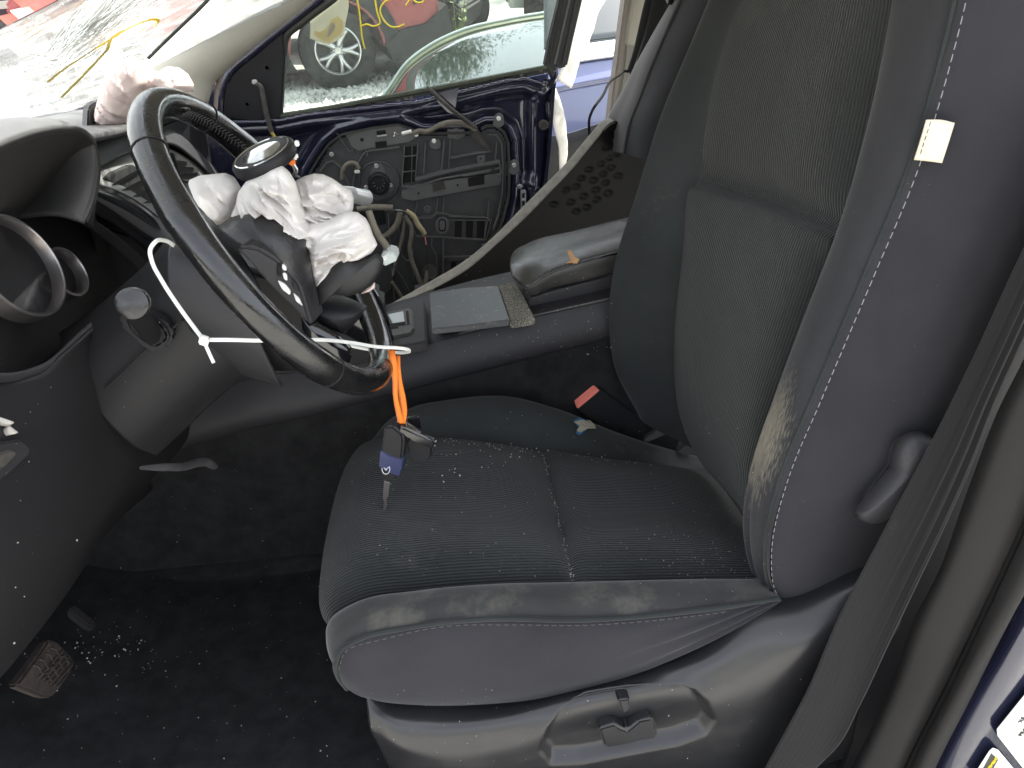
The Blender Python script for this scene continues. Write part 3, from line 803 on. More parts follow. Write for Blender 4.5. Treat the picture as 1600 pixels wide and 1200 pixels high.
# lower dash: broad knee panel and end panel by the door
kp = [[PX(-60, 600, -.30), PX(20, 592, -.305), PX(70, 580, -.305), PX(104, 552, -.30), PX(150, 512, -.30), PX(200, 466, -.31)],
      [PX(-60, 680, -.29), PX(20, 675, -.29), PX(80, 650, -.29), PX(118, 600, -.295), PX(180, 560, -.31), PX(240, 520, -.325)],
      [PX(-60, 780, -.295), PX(20, 772, -.295), PX(90, 740, -.295), PX(150, 690, -.30), PX(200, 665, -.315), PX(270, 600, -.33)],
      [PX(-60, 900, -.31), PX(20, 880, -.31), PX(90, 835, -.31), PX(150, 780, -.32), PX(205, 735, -.33), PX(290, 690, -.35)],
      [PX(-60, 1060, -.36), PX(0, 1020, -.36), PX(50, 960, -.36), PX(110, 880, -.37), PX(170, 800, -.38), PX(240, 745, -.40)],
      [PX(-60, 1120, -.42), PX(0, 1060, -.42), PX(50, 1000, -.42), PX(110, 920, -.43), PX(170, 830, -.44), PX(240, 765, -.45)]]
grid_obj('knee_panel', patch(kp, 70, 60), M_dash, dash, thick=.006)
# parcel of switches at the end panel
fr = prism('switch_bezel', [PX(*p, -.284) for p in [(-30, 745), (-30, 700), (10, 690), (34, 686), (48, 700), (46, 712), (14, 742), (-10, 756)]], V3(-.01, 0, 0), M_plas2, dash, bevel=.002)
prism('switch', [PX(*p, -.281) for p in [(-20, 735), (-10, 712), (20, 702), (30, 708), (8, 732)]], V3(-.008, 0, 0), M_dconduit, fr, bevel=.002)
v, f = join_vf([dome([(-10, 648), (10, 655), (24, 660), (14, 666), (-8, 664)], -.30, .004, 5, 18, back=.004), dome([(0, 672), (14, 664), (24, 672), (30, 676), (14, 680), (2, 682)], -.30, .004, 5, 18, back=.004)])
tag(mesh_obj('broken_plastic', v, f, M_crumb), 'small pale pieces of broken plastic on the knee panel at the left edge', 'debris')

# ---------------------------------------------------------------- steering column
col = thing('steering_column', (-.2, -.03, .55), 'grey steering column shroud with stubby stalks behind the steering wheel', 'steering column')
sh = [[PY(*p, .02) for p in [(92, 520), (140, 488), (190, 446), (232, 408), (262, 372), (300, 340), (340, 330)]],
      [PY(*p, -.045) for p in [(98, 540), (146, 502), (200, 456), (240, 420), (272, 385), (315, 360), (360, 372)]],
      [PY(*p, -.095) for p in [(108, 580), (165, 538), (220, 492), (258, 455), (292, 428), (345, 420), (400, 436)]],
      [PY(*p, -.105) for p in [(150, 640), (200, 600), (250, 556), (290, 520), (330, 495), (380, 490), (430, 505)]],
      [PY(*p, -.09) for p in [(200, 690), (240, 655), (290, 610), (330, 578), (368, 560), (410, 558), (450, 560)]],
      [PY(*p, -.03) for p in [(245, 712), (285, 675), (330, 632), (372, 598), (410, 582), (450, 580), (480, 580)]]]
grid_obj('shroud', patch(sh, 70, 60), M_dash, col, thick=.004)
# collar nearest the wheel, given a paler plastic to stand for the open light
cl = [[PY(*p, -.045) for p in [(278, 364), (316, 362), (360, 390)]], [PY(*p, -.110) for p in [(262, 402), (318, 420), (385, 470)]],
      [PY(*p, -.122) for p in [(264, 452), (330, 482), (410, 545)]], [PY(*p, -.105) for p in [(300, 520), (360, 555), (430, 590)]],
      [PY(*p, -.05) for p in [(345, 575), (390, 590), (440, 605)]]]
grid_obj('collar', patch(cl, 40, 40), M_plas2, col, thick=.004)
tube('shroud_joint', [PY(285, 500, -.118), PY(256, 524, -.114), PY(226, 548, -.112), PY(196, 578, -.110), PY(165, 607, -.108)], .0016, M_hole, col, k=6)
# boot with the light stalk pointing at the camera
boot = [(186, 492), (200, 482), (250, 498), (266, 512), (271, 528), (262, 545), (242, 556), (228, 548), (200, 524), (186, 508)]
prism('stalk_boot', yy(boot, -.125), V3(0, .02, 0), M_black, col, bevel=.004)
bo = [(196, 500), (206, 492), (246, 504), (258, 516), (262, 528), (254, 538), (240, 544), (228, 538), (204, 518)]
prism('stalk_opening', yy(bo, -.127), V3(0, .01, 0), M_hole, col, bevel=.002)
s0, s1 = PY(238, 525, -.12), PY(207, 474, -.205)
stk = tube('light_stalk', [s0, (s0+s1)/2, s1], [.010, .011, .0135], M_black, col, k=16)
ax_ = (s1-s0)/np.linalg.norm(s1-s0)*.3 + V3(.1, -1, .2)
lathe('stalk_cap', [(.0140, -.018), (.0155, -.008), (.0158, 0), (.0150, .004), (.0115, .006), (0, .0072)], s1, ax_, M_leather, col, k=36)
# wiper stalk out on the far side, ribbed silver grey end
w0, w1 = PY(548, 304, .13), PY(583, 312, .16)
wa = (w1-w0)/np.linalg.norm(w1-w0)
lathe('wiper_stalk', [(.007, -.06), (.0085, -.02), (.0105, -.004), (.0108, 0), (.0112, .002), (.0105, .004), (.0115, .03), (.009, .034), (0, .035)], w0, w1-w0, M_silver, col, k=26)

# ---------------------------------------------------------------- steering wheel
CW = V3(-.081, -.035, .724); WA = V3(.844, 0, .536); WU = V3(-.536, 0, .844); WS = V3(0, 1, 0); RW = .1905
whl = thing('steering_wheel', CW, 'black leather steering wheel with worn rim and burst hub', 'steering wheel')
def wpt(t, d=0, r=RW): return CW + r*(math.cos(t)*WU+math.sin(t)*WS) + WA*d
nr, kk = 160, 20
v, f = [], []
for i in range(nr):
    t = 2*math.pi*i/nr
    # thicker grips at ten and two
    rr = .0158 + .0012*math.exp(-((math.sin(t)**2-.75)/.12)**2)
    er = math.cos(t)*WU+math.sin(t)*WS
    for j in range(kk):
        a = 2*math.pi*j/kk
        v.append(CW+er*(RW+rr*math.cos(a))+WA*(rr*1.06*math.sin(a)))
for i in range(nr):
    for j in range(kk): f.append((i*kk+j, i*kk+(j+1) % kk, ((i+1) % nr)*kk+(j+1) % kk, ((i+1) % nr)*kk+j))
rim = mesh_obj('rim', v, f, M_leather, whl)
for t in (-.62, .62, -2.2, 2.2):
    er = math.cos(t)*WU+math.sin(t)*WS
    c = CW+er*RW; P = [c+(er*math.cos(a)+WA*1.06*math.sin(a))*.0162 for a in np.linspace(0, 2*math.pi, 25)]
    vv, ff = tube_vf(P, .0009, 6); mesh_obj('seam', vv, ff, M_black, rim)
# laced stitch on the inner side of the far half
P = [CW+(math.cos(t)*WU+math.sin(t)*WS)*(RW-.0155)+WA*.004 for t in np.linspace(.25, 1.6, 80)]
lst = []
for i in range(0, 78, 1):
    a = P[i]; b = P[i+1]+WA*(.006 if i % 2 else -.006)
    lst.append(tube_vf([a, (a+b)/2, b], .0007, 5))
vv, ff = join_vf(lst); tag(mesh_obj('lacing', vv, ff, M_thread_d, rim), kind='stuff')
# hub: torn cover, spokes, switch pod
def ws3(px, py, d):      # point on the plane of the wheel, d metres toward the driver
    r_ = ray(px, py); o = CW+WA*d
    return CAM+r_*(np.dot(o-CAM, WA)/np.dot(r_, WA))
hubp = [(342, 352), (352, 346), (366, 338), (396, 328), (436, 333), (462, 352), (480, 376), (487, 417), (492, 450), (496, 480), (490, 500), (478, 492), (466, 468), (446, 438), (418, 408), (388, 389), (366, 384), (352, 370)]
v, f = dome(hubp, -.080, .042, 16, 72, c=(436, 380), prof=.5, back=.12)
grid = mesh_obj('hub_cover', v, f, mat('hub vinyl', (.020, .020, .022), .38, bump=(230, .5, .001), rvar=.08), whl)
flap = [(492, 450), (505, 436), (517, 420), (528, 408), (537, 402), (550, 407), (564, 407), (578, 402), (590, 395), (600, 404), (597, 422), (588, 436), (576, 449), (560, 458), (545, 463), (522, 460), (505, 470), (496, 480)]
v, f = dome(flap, -.075, .012, 10, 60, c=(545, 432), back=.03)
mesh_obj('cover_flap', v, f, mat('flap vinyl', (.012, .012, .013), .55), whl)
# lower spoke and far lower part of the hub
lsp = [(478, 470), (500, 466), (530, 466), (556, 470), (574, 478), (560, 500), (540, 520), (520, 512), (495, 500)]
v, f = dome(lsp, -.05, .03, 10, 50, back=.06)
mesh_obj('spoke', v, f, M_black, whl)
lsp2 = [(470, 492), (500, 505), (530, 522), (552, 545), (545, 572), (520, 566), (490, 540), (472, 515)]
v, f = dome(lsp2, -.09, .012, 8, 50, back=.03)
mesh_obj('spoke', v, f, M_gloss, whl)
pod = [(366, 388), (384, 384), (405, 388), (432, 405), (452, 425), (468, 444), (474, 462), (481, 487), (488, 510), (478, 506), (462, 486), (440, 466), (415, 440), (390, 412)]
podo = prism('switch_pod', [PY(x, y, -.125-.0006*(440-x)*.5) for x, y in pod], V3(.01, .04, 0), M_plas2, whl, bevel=.004, seg=3)
def on_pod(pts, up_=.003): return [PY(x, y, -.1275-.0006*(440-x)*.5-up_+.002) for x, y in pts]
prism('pod_button', on_pod([(440, 413), (446, 415), (448, 424), (441, 422)]), V3(0, .01, 0), M_silver, podo, bevel=.001)
prism('pod_button', on_pod([(441, 426), (448, 428), (449, 440), (443, 436)]), V3(0, .01, 0), M_silver, podo, bevel=.001)
prism('pod_button', on_pod([(433, 413), (438, 414), (439, 434), (433, 431)], .002), V3(0, .01, 0), M_hole, podo, bevel=.001)
prism('pod_button', on_pod([(433, 438), (445, 444), (454, 455), (453, 462), (441, 453)]), V3(0, .01, 0), M_silver, podo, bevel=.001)
prism('pod_button', on_pod([(456, 436), (464, 446), (467, 457), (458, 450)], .002), V3(0, .01, 0), M_black, podo, bevel=.001)
prism('pod_button', on_pod([(458, 458), (467, 466), (473, 479), (462, 471)]), V3(0, .01, 0), M_silver, podo, bevel=.001)

# ---------------------------------------------------------------- burst driver airbag
lob = []
lob.append(dome([(296, 281), (312, 274), (332, 272), (352, 270), (366, 276), (376, 292), (372, 312), (366, 334), (356, 346), (343, 352), (330, 338), (316, 318), (302, 300)], -.03, .035, 18, 60, c=(340, 306), fold=.016, fscale=26, seed=1, back=.03))
lob.append(dome([(360, 338), (368, 320), (372, 300), (384, 284), (404, 274), (424, 262), (440, 258), (452, 268), (462, 284), (470, 312), (482, 345), (498, 362), (505, 385), (500, 398), (482, 385), (462, 352), (436, 333), (405, 328), (380, 333)], -.058, .030, 44, 150, c=(438, 315), fold=.034, dirs=-1.0, fscale=34, seed=2, back=.03))
lob.append(dome([(455, 300), (462, 282), (474, 276), (490, 271), (504, 272), (520, 279), (534, 289), (549, 297), (553, 310), (552, 326), (545, 345), (520, 365), (498, 372), (478, 355), (462, 330)], -.02, .030, 44, 130, c=(505, 318), fold=.030, dirs=-.5, fscale=42, seed=3, back=.03))
lob.append(dome([(470, 352), (490, 345), (518, 340), (540, 330), (558, 331), (572, 341), (578, 352), (583, 367), (590, 382), (583, 393), (566, 402), (550, 406), (538, 403), (520, 418), (508, 434), (494, 449), (488, 430), (484, 410), (478, 380)], -.06, .030, 44, 140, c=(525, 375), fold=.030, dirs=.5, fscale=40, seed=4, back=.03))
v, f = join_vf(lob)
tag(mesh_obj('driver_airbag', v, f, M_bagw), 'crumpled white burst airbag spilling out of the steering wheel hub', 'airbag')
v, f = dome([(572, 452), (580, 447), (586, 440), (586, 450), (576, 456), (562, 460)], -.02, .004, 6, 24, back=.004)
tag(mesh_obj('airbag_scrap', v, f, M_bagp), 'small pink scrap of airbag below the torn hub flap', 'airbag')
# round emblem cap hanging on its cable
pc = PY(413, 246, -.03)
vd = ray(413, 246); vd /= np.linalg.norm(vd); pd_ = -.50*RT+.86*UP; pd_ -= vd*np.dot(pd_, vd); pd_ /= np.linalg.norm(pd_)
cn = .95*pd_-.31*vd
cap = thing('emblem_cap', pc-V3(0, 0, .02), 'round black cap with mirror face dangling above the white driver airbag', 'cap')
lathe('cap_body', [(.028, -.009), (.035, -.008), (.0375, -.004), (.0375, .003), (.0355, .006), (.033, .0065)], pc, cn, M_black, cap, k=56)
lathe('cap_face', [(.0335, .006), (.032, .0075), (.030, .005), (.018, .0075), (0, .0085)], pc, cn, mat('cap lens', (.55, .55, .52), .12, metal=.9), cap, k=56)
box('cap_clip', PY(457, 244, -.03), (.012, .008, .008), M_white, cap, bevel=.002)
box('cap_clip', PY(464, 224, -.03), (.005, .006, .006), M_white, cap, bevel=.001)
box('cap_plug', PY(456, 252, -.03), (.007, .007, .009), M_orange, cap, bevel=.0015)
tube('cap_wire', [PY(456, 256, -.03), PY(460, 266, -.03), PY(458, 273, -.02), PY(465, 277, 0)], .0012, M_conduit, cap, k=6)
tube('cap_wire', [PY(459, 256, -.03), PY(464, 264, -.03), PY(462, 272, -.02), PY(468, 277, 0)], .0012, M_silver, cap, k=6)
# passenger airbag lying over the far dash
lob = []
lob.append(dome([(158, 196), (155, 172), (162, 142), (168, 118), (188, 98), (206, 86), (222, 98), (232, 128), (226, 158), (210, 182), (196, 206), (174, 204)], .50, .07, 22, 72, fold=.03, fscale=14, seed=6, back=.06))
lob.append(dome([(205, 130), (214, 108), (232, 108), (248, 112), (262, 104), (280, 106), (294, 116), (303, 132), (302, 144), (288, 142), (268, 138), (245, 142), (222, 146)], .55, .06, 20, 72, fold=.035, fscale=16, seed=7, back=.06))
v, f = join_vf(lob)
tag(mesh_obj('passenger_airbag', v, f, M_bagp), 'crumpled pale pink passenger airbag spread over the far dashboard in sunlight', 'airbag')

# ---------------------------------------------------------------- white zip tie round the wheel with key strap
zt = thing('zip_tie', PY(320, 540, -.18), 'long white zip tie looped round the wheel rim and column', 'zip tie')
def zband(name, path, w=.0042, t=.0012):
    P = spline([PY(*p) for p in path], 60); T, N, B = frames(P)
    view = CAM-P; view /= np.linalg.norm(view, axis=1, keepdims=True)
    S = np.cross(T, view); S /= np.linalg.norm(S, axis=1, keepdims=True)
    G = np.stack([P-S*w/2, P+S*w/2], 0)
    return grid_obj(name, G, M_white, zt, thick=t, offset=0)
zband('tie_band', [(272, 384, -.10), (258, 376, -.12), (244, 377, -.135), (235, 389, -.142), (238, 410, -.148), (252, 437, -.152), (280, 480, -.158), (302, 510, -.165), (318, 531, -.175)])
zband('tie_band', [(320, 531, -.175), (360, 531, -.172), (400, 532, -.165), (450, 532, -.15), (500, 531, -.13), (545, 535, -.10), (590, 542, -.07), (625, 544, -.05), (637, 546, -.04), (640, 549, -.03), (632, 551, -.02), (600, 549, -.01), (560, 543, .0), (530, 536, .01)])
zband('tie_tail', [(319, 533, -.178), (327, 552, -.182), (334, 567, -.186)], .0036)
box('tie_head', PY(319, 532, -.178), (.0095, .007, .010), M_white, zt, bevel=.0015, rot=Matrix.Rotation(math.radians(25), 3, 'Y'))

strap = thing('key_strap', PY(622, 600, -.05), 'orange stitched strap hanging from the white zip tie', 'key strap')
def sband(path, w):
    P = spline([PY(*p) for p in path], 40); view = CAM-P; view /= np.linalg.norm(view, axis=1, keepdims=True)
    T = np.gradient(P, axis=0); S = np.cross(T, view); S /= np.linalg.norm(S, axis=1, keepdims=True)
    ww = np.interp(np.linspace(0, 1, 40), np.linspace(0, 1, len(w)), w)[:, None]
    G = np.stack([P-S*ww/2, P, P+S*ww/2], 0); o = grid_obj('webbing', G, M_orange, strap, thick=.0012, offset=0)
    stitches('stitching', P+S*ww*.28, M_thread, o, L=.0025, gap=.0018, r=.0004, off=V3(0, -.0012, 0))
sband([(611, 547, -.045), (613, 560, -.055), (617, 590, -.058), (618, 620, -.058), (623, 645, -.056), (627, 662, -.054)], [.009, .0095, .0065, .006, .007, .008])
sband([(622, 556, -.035), (622, 570, -.045), (624, 595, -.05), (629, 625, -.05), (631, 645, -.05), (629, 662, -.052)], [.0055, .006, .007, .009, .0085, .007])

keys = thing('car_keys', PY(625, 720, -.055), 'bunch of black car keys with blue taped fob on orange strap', 'keys')
P = [PY(626, 668, -.05)+(.0085*math.cos(a))*RT+(.0085*math.sin(a))*UP*.8 + V3(0, .004*math.sin(a), 0) for a in np.linspace(0, 2*math.pi, 30)]
v, f = tube_vf(P, .0011, 8); mesh_obj('key_ring', v, f, M_chrome, keys)
fz = (PY(602, 740, -.055)-PY(618, 676, -.055)); fz /= np.linalg.norm(fz)
fob = [(600, 667), (614, 666), (630, 680), (631, 694), (627, 725), (623, 744), (612, 755), (601, 752), (593, 742), (591, 728), (595, 700)]
fo = prism('key_fob', yy(fob, -.066), V3(.006, .013, .002), M_black, keys, bevel=.003, seg=3)
tp = [(594.2, 704), (612, 714), (629.2, 719), (626, 737), (623, 745), (605, 738), (591.5, 729)]
prism('tape', yy(tp, -.0675), V3(.006, .0165, .002), M_tape, fo, bevel=.001)
ec = PY(603, 733, -.0682)
v, f = tube_vf([ec+RT*(.0052*math.cos(a))+UP*(.0066*math.sin(a)) for a in np.linspace(0, 2*math.pi, 40)], .0006, 6)
w_, q_ = tube_vf(spline([ec+RT*x+UP*y for x, y in ((-.0046, .002), (-.002, .0016), (0, -.0014), (.002, .0016), (.0046, .002))], 20), .0006, 6)
v, f = join_vf([(v, f), (w_, q_)]); mesh_obj('emblem', v, f, M_silver, fo)
prism('key_blade', yy([(600, 752), (609, 755), (607, 775), (604, 780), (605, 788), (602, 803), (598, 801), (600, 785), (598, 778)], -.060), V3(0, .0022, 0), mat('steel blade', (.22, .20, .19), .35, metal=.8), keys, bevel=.0004)
f2 = [(633, 690), (640, 680), (668, 688), (677, 700), (676, 714), (668, 724), (652, 727), (641, 722), (636, 708)]
prism('key_fob', yy(f2, -.045), V3(.004, .012, 0), M_black, keys, bevel=.004, seg=3)
f3 = [(621, 668), (630, 668), (664, 683), (680, 690), (682, 696), (676, 704), (664, 700), (640, 688), (622, 676)]
prism('key_fob', yy(f3, -.064), V3(.003, .010, 0), M_gloss, keys, bevel=.003, seg=3)
f4 = [(634, 655), (655, 651), (657, 663), (660, 676), (646, 670), (636, 664)]
prism('key_tag', yy(f4, -.040), V3(0, .008, 0), M_gloss, keys, bevel=.002)
# ---------------------------------------------------------------- centre console
con = thing('centre_console', (.3, .40, .02), 'black centre console with padded armrest between the front seats', 'console')
top = yy([(60, 690), (200, 640), (300, 612), (360, 599), (420, 585), (500, 578), (560, 568), (640, 545), (760, 512), (860, 489), (945, 470), (1080, 440)], .285)
t2 = [p+V3(0, -.004, -.006) for p in top]
t3 = yy([(0, 790), (150, 742), (250, 712), (330, 688), (400, 668), (475, 652), (540, 635), (612, 617), (700, 593), (800, 567), (945, 530), (1080, 495)], .276)
t4 = [p+V3(0, .004, -.003) for p in t3]
t5 = [V3(p[0], .283, .12) for p in t3]; t6 = [V3(p[0], .29, .0) for p in t3]
grid_obj('side_panel', patch([top, t2, t3, t4], 90, 30), M_plas2, con, thick=.004)
grid_obj('side_carpet', patch([t4, t5, t6], 60, 30), M_carpet, con)
ft = [p+V3(0, .24, .004) for p in top]
grid_obj('top_deck', patch([top, [p+V3(0, .03, .003) for p in top], ft], 60, 14), M_plas2, con, thick=.004)
# worn pale edge along the top of the side panel
tube('edge_strip', np.asarray(spline(top, 60))[38:]+V3(0, .001, .0015), .0022, M_arm, con, k=6, n=50)
# shifter surround and its open gate
zc = lambda px, py, dz=0: None
def top_at(px, py, lift=0):          # point on the deck plane fitted to the console top
    n_ = np.cross(np.array(top[10])-np.array(top[7]), V3(0, 1, .016)); n_ /= np.linalg.norm(n_)
    if n_[2] < 0: n_ = -n_
    o = np.array(top[8])+n_*lift; r_ = ray(px, py)
    return CAM+r_*(np.dot(o-CAM, n_)/np.dot(r_, n_))
dk = lambda L, lift=0: [top_at(x, y, lift) for x, y in L]
dn_ = V3(0, 0, -.02)
prism('shift_plate', dk([(598, 478), (630, 474), (664, 471), (667, 532), (640, 537), (612, 541)], .014), dn_, M_plas2, con, bevel=.003)
prism('shift_gate', dk([(602, 487), (640, 480), (646, 484), (648, 512), (642, 520), (606, 527)], .019), dn_, M_arm, con, bevel=.003)
prism('gate_well', dk([(606, 491), (630, 486), (632, 502), (614, 505)], .0200), V3(0, 0, -.003), M_silver, con, bevel=.0005)
prism('gate_slot', dk([(608, 506), (633, 502), (634, 507), (622, 508), (622, 512), (610, 513)], .0202), V3(0, 0, -.003), M_hole, con, bevel=.0003)
prism('gate_slot', dk([(634, 486), (638, 485), (640, 505), (636, 507)], .0202), V3(0, 0, -.003), M_hole, con, bevel=.0003)
# loose tray cover lying on the deck
prism('tray_cover', dk([(671, 457), (730, 449), (778, 446), (796, 499), (735, 507), (675, 513)], .030), V3(0, 0, -.012), mat('tray lid', (.060, .064, .070), .38, dust=[(60, .6, .72, DUST, .6), (14, .5, .75, (.13, .125, .11), .5)]), con, bevel=.002)
prism('dusty_ledge', dk([(777, 446), (806, 438), (836, 496), (797, 502)], .024), V3(0, 0, -.014), mat('gritty ledge', (.10, .095, .08), .9, speck=(420, .35, (.5, .45, .36)), var=(50, .4)), con, bevel=.002)
# armrest lid: padded top, stitched lip and side
A0 = yy([(797, 404), (801, 395), (825, 380), (900, 360), (975, 341), (1060, 322)], .50)
A1 = yy([(797, 408), (808, 400), (840, 392), (905, 378), (975, 360), (1060, 342)], .42)
A2 = yy([(798, 418), (812, 422), (842, 417), (905, 396), (970, 378), (1060, 352)], .345)
A3 = yy([(803, 432), (822, 447), (850, 430), (905, 409), (965, 394), (1060, 368)], .312)
A4 = yy([(815, 448), (832, 462), (858, 452), (908, 440), (955, 428), (1060, 404)], .318)
grid_obj('armrest', puffed(patch([A0, A1, A2, A3], 70, 40), .004, p=6), M_arm, con, thick=.004)
grid_obj('armrest_side', puffed(patch([A3, A4], 60, 12), .004, p=4), M_arm, con, thick=.004)
tube('armrest_piping', np.asarray(spline(A3, 60))+V3(0, -.003, 0), .0022, M_leather, con, k=8, n=60)
stitches('stitching', np.asarray(spline(A3, 80))+V3(0, .008, .003), M_thread_d, con, L=.004, gap=.0025, r=.0005)
B0 = yy([(824, 466), (832, 464), (858, 456), (908, 443), (960, 430), (1060, 406)], .325)
B1 = yy([(826, 500), (834, 500), (860, 492), (908, 480), (955, 470), (1060, 446)], .325)
grid_obj('armrest_box', patch([B0, B1], 40, 10), M_plas2, con, thick=.004)
prism('armrest_latch', yy([(816, 452), (828, 458), (830, 468), (822, 466)], .318), V3(.004, .02, 0), M_black, con, bevel=.001)
# ---------------------------------------------------------------- loose trim panel leaning behind the console
tp_ = thing('trim_panel', PY(760, 420, .66), 'big curved dark plastic panel with pale edge leaning beyond the armrest', 'trim panel')
Yb = lambda x: .60+.16*(x-610)/350
ou = [(606, 477), (640, 458), (675, 438), (725, 408), (775, 366), (812, 328), (850, 290), (887, 252), (920, 212), (942, 188), (950, 183)]
ie = [(616, 480), (645, 466), (678, 451), (730, 421), (780, 378), (820, 341), (857, 303), (895, 263), (932, 218), (956, 192), (962, 190)]
O = [PY(x, y, Yb(x)+.030) for x, y in ou]; I = [PY(x, y, Yb(x)) for x, y in ie]
M_edge = mat('raw panel edge', (.19, .18, .155), .8, var=(60, .25), dust=(200, .6, .7, (.1, .08, .06), .5))
grid_obj('panel_edge', patch([O, I], 80, 6), M_edge, tp_, thick=.004)
lo = [(700, 520), (730, 520), (760, 510), (800, 500), (850, 480), (900, 470), (940, 450), (980, 420), (1010, 340), (1010, 240), (988, 201)]
Lw = [PY(x, y, Yb(x)+.01) for x, y in lo]
G = patch([I, [(a*.45+b*.55)+V3(0, .012, 0) for a, b in zip(I, Lw)], Lw], 220, 110)
q = proj(G.reshape(-1, 3)); dd = np.zeros(len(q))
dim = [(865, 320), (884, 297), (891, 316), (900, 292), (912, 307), (916, 324), (920, 265), (927, 282), (931, 297), (932, 312), (939, 256), (942, 272), (946, 286), (955, 262), (947, 230), (952, 247), (900, 331), (960, 207), (963, 220), (908, 279), (964, 240), (966, 275), (950, 302)]
for x, y in dim:
    dd = np.maximum(dd, np.exp(-(((q[:, 0]-x)/6.5)**2+((q[:, 1]-y)/4.2)**2)**2))
G[..., 1] += .007*dd.reshape(G.shape[:2])
grid_obj('panel_face', G, mat('dirty panel', (.0115, .011, .0105), .6, spec=.2, dust=[(10, .5, .75, (.03, .027, .024), .5), (190, .68, .74, DUST, .5)]), tp_, thick=.003)

# ---------------------------------------------------------------- passenger door, inner panel stripped
DY = 1.15
door = thing('passenger_door', (.1, DY+.05, .05), 'stripped dark blue passenger door with bare inner carrier, hanging wires and window glass', 'car door')
# pressed steel inner shell as a relief sheet
def to_uv(px, py): return PY(px, py, DY)
xs = np.linspace(330, 872, 190); ys_ = np.linspace(96, 500, 150)
belt = lambda x: np.interp(x, [330, 436, 480, 650, 790, 820, 846, 858, 866, 872], [190, 186, 177, 157, 124, 121, 129, 124, 108, 98])
mod = np.array([(462, 330), (470, 298), (482, 268), (495, 245), (510, 222), (530, 206), (582, 195), (622, 190), (640, 195), (660, 204), (738, 203), (759, 193), (776, 193), (791, 204), (798, 222), (800, 258), (799, 307), (792, 335), (785, 360), (767, 378), (720, 430), (640, 490), (560, 500), (480, 470), (455, 400)], float)
rightedge = lambda y: np.interp(y, [96, 140, 175, 225, 265, 300, 340, 500], [874, 868, 863, 861, 857, 852, 845, 830])
V, F_, idx = [], [], {}
gridpx = np.array([[x, y] for y in ys_ for x in xs])
sd = sdf(gridpx, mod)
def relief(x, y, s_):
    d = 0.0
    b = belt(x)
    d -= .016*math.exp(-((y-b-3)/5)**2)                              # rolled belt flange
    d -= .012*max(0, 1-abs(y-b-16)/10)                               # second step
    d += .022*(1/(1+math.exp(-(y-b-26)/3)))*(1/(1+math.exp((s_+14)/3)))  # sunk field between belt and carrier
    d -= .014*math.exp(-((s_+6)/6)**2)                               # raised lip round the carrier opening
    d -= .020*math.exp(-((x-835)/9)**2)*(1/(1+math.exp((150-y)/6)))  # vertical rib near the latch
    d += .012*math.exp(-((x-858)/5)**2)
    d -= .016*math.exp(-(((x-828)/14)**2+((y-292)/14)**2))
    d -= .010*math.exp(-(((x-700)/60)**2+((y-165)/9)**2))
    return d
for k_, (x, y) in enumerate(gridpx):
    P = PY(x, y, DY); P[1] += .012+relief(x, y, sd[k_]); V.append(P)
W = len(xs)
for i in range(len(ys_)-1):
    for j in range(W-1):
        x, y = (xs[j]+xs[j+1])/2, (ys_[i]+ys_[i+1])/2
        if y < belt(x) or x > rightedge(y) or sd[i*W+j] > 8: continue
        F_.append((i*W+j, (i+1)*W+j, (i+1)*W+j+1, i*W+j+1))
used = sorted(set(i for f in F_ for i in f)); mp_ = {u: k for k, u in enumerate(used)}
sh_o = mesh_obj('inner_shell', [V[u] for u in used], [tuple(mp_[i] for i in f) for f in F_], M_blue, door)
s_ = sh_o.modifiers.new('s', 'SOLIDIFY'); s_.thickness = .004
# outer skin so the door has a body
prism('outer_skin', [PY(x, y, DY+.10) for x, y in [(350, 190), (445, 180), (650, 152), (858, 108), (852, 300), (820, 420), (700, 560), (380, 560)]], V3(0, .03, 0), M_bluebody, door, bevel=.01)
prism('rear_edge', [PY(x, y, DY+.012) for x, y in [(862, 130), (872, 100), (867, 150), (861, 230), (855, 285), (844, 340), (836, 340), (850, 280), (856, 225), (860, 170)]], V3(.01, .09, 0), M_blue, door, bevel=.002)
# black moulded carrier
car = plate('carrier', [tuple(p) for p in mod], DY+.008, .012, M_mod, door, bevel=.002)
M_mod2 = mat('door carrier ribs', (.12, .12, .12), .30, var=(12, .2), dust=(25, .55, .8, (.15, .145, .135), .5))  # coloured paler than the carrier to stand for highlights on rib edges
def cp(name, px, y=DY+.002, d=.012, m=None, bv=.0015): return plate(name, px, y, d, m or M_mod2, car, bv)
def bar(name, pts, w=3, y=DY-.004, m=None, d=.012):
    """upright rib on the carrier following pixel points"""
    P = np.array(pts, float); out = []
    for i in range(len(P)):
        t = P[min(i+1, len(P)-1)]-P[max(i-1, 0)]; t /= np.linalg.norm(t); out.append((P[i], np.array([-t[1], t[0]])))
    V, F = [], []
    for p, n in out:
        a, b = PY(*(p+n*w/2), y), PY(*(p-n*w/2), y)
        V += [a, b, b+V3(0, d, 0), a+V3(0, d, 0)]
    for i in range(len(out)-1):
        k = 4*i
        for e in range(4): F.append((k+e, k+(e+1) % 4, k+4+(e+1) % 4, k+4+e))
    F += [(0, 1, 2, 3), (4*len(out)-1, 4*len(out)-2, 4*len(out)-3, 4*len(out)-4)]
    return mesh_obj(name, V, F, m or M_mod2, car, smooth=False)
bar('rim_rib', [(470, 300), (484, 270), (498, 247), (513, 226), (532, 211), (583, 200), (622, 195), (640, 201), (660, 209), (740, 208)], 3.5, DY-.008, M_rubber)
bar('rim_rib', [(752, 202), (760, 197), (775, 197), (788, 207), (794, 223), (796, 258), (795, 306), (788, 335), (781, 358), (763, 376)], 4, DY-.010, M_rubber)
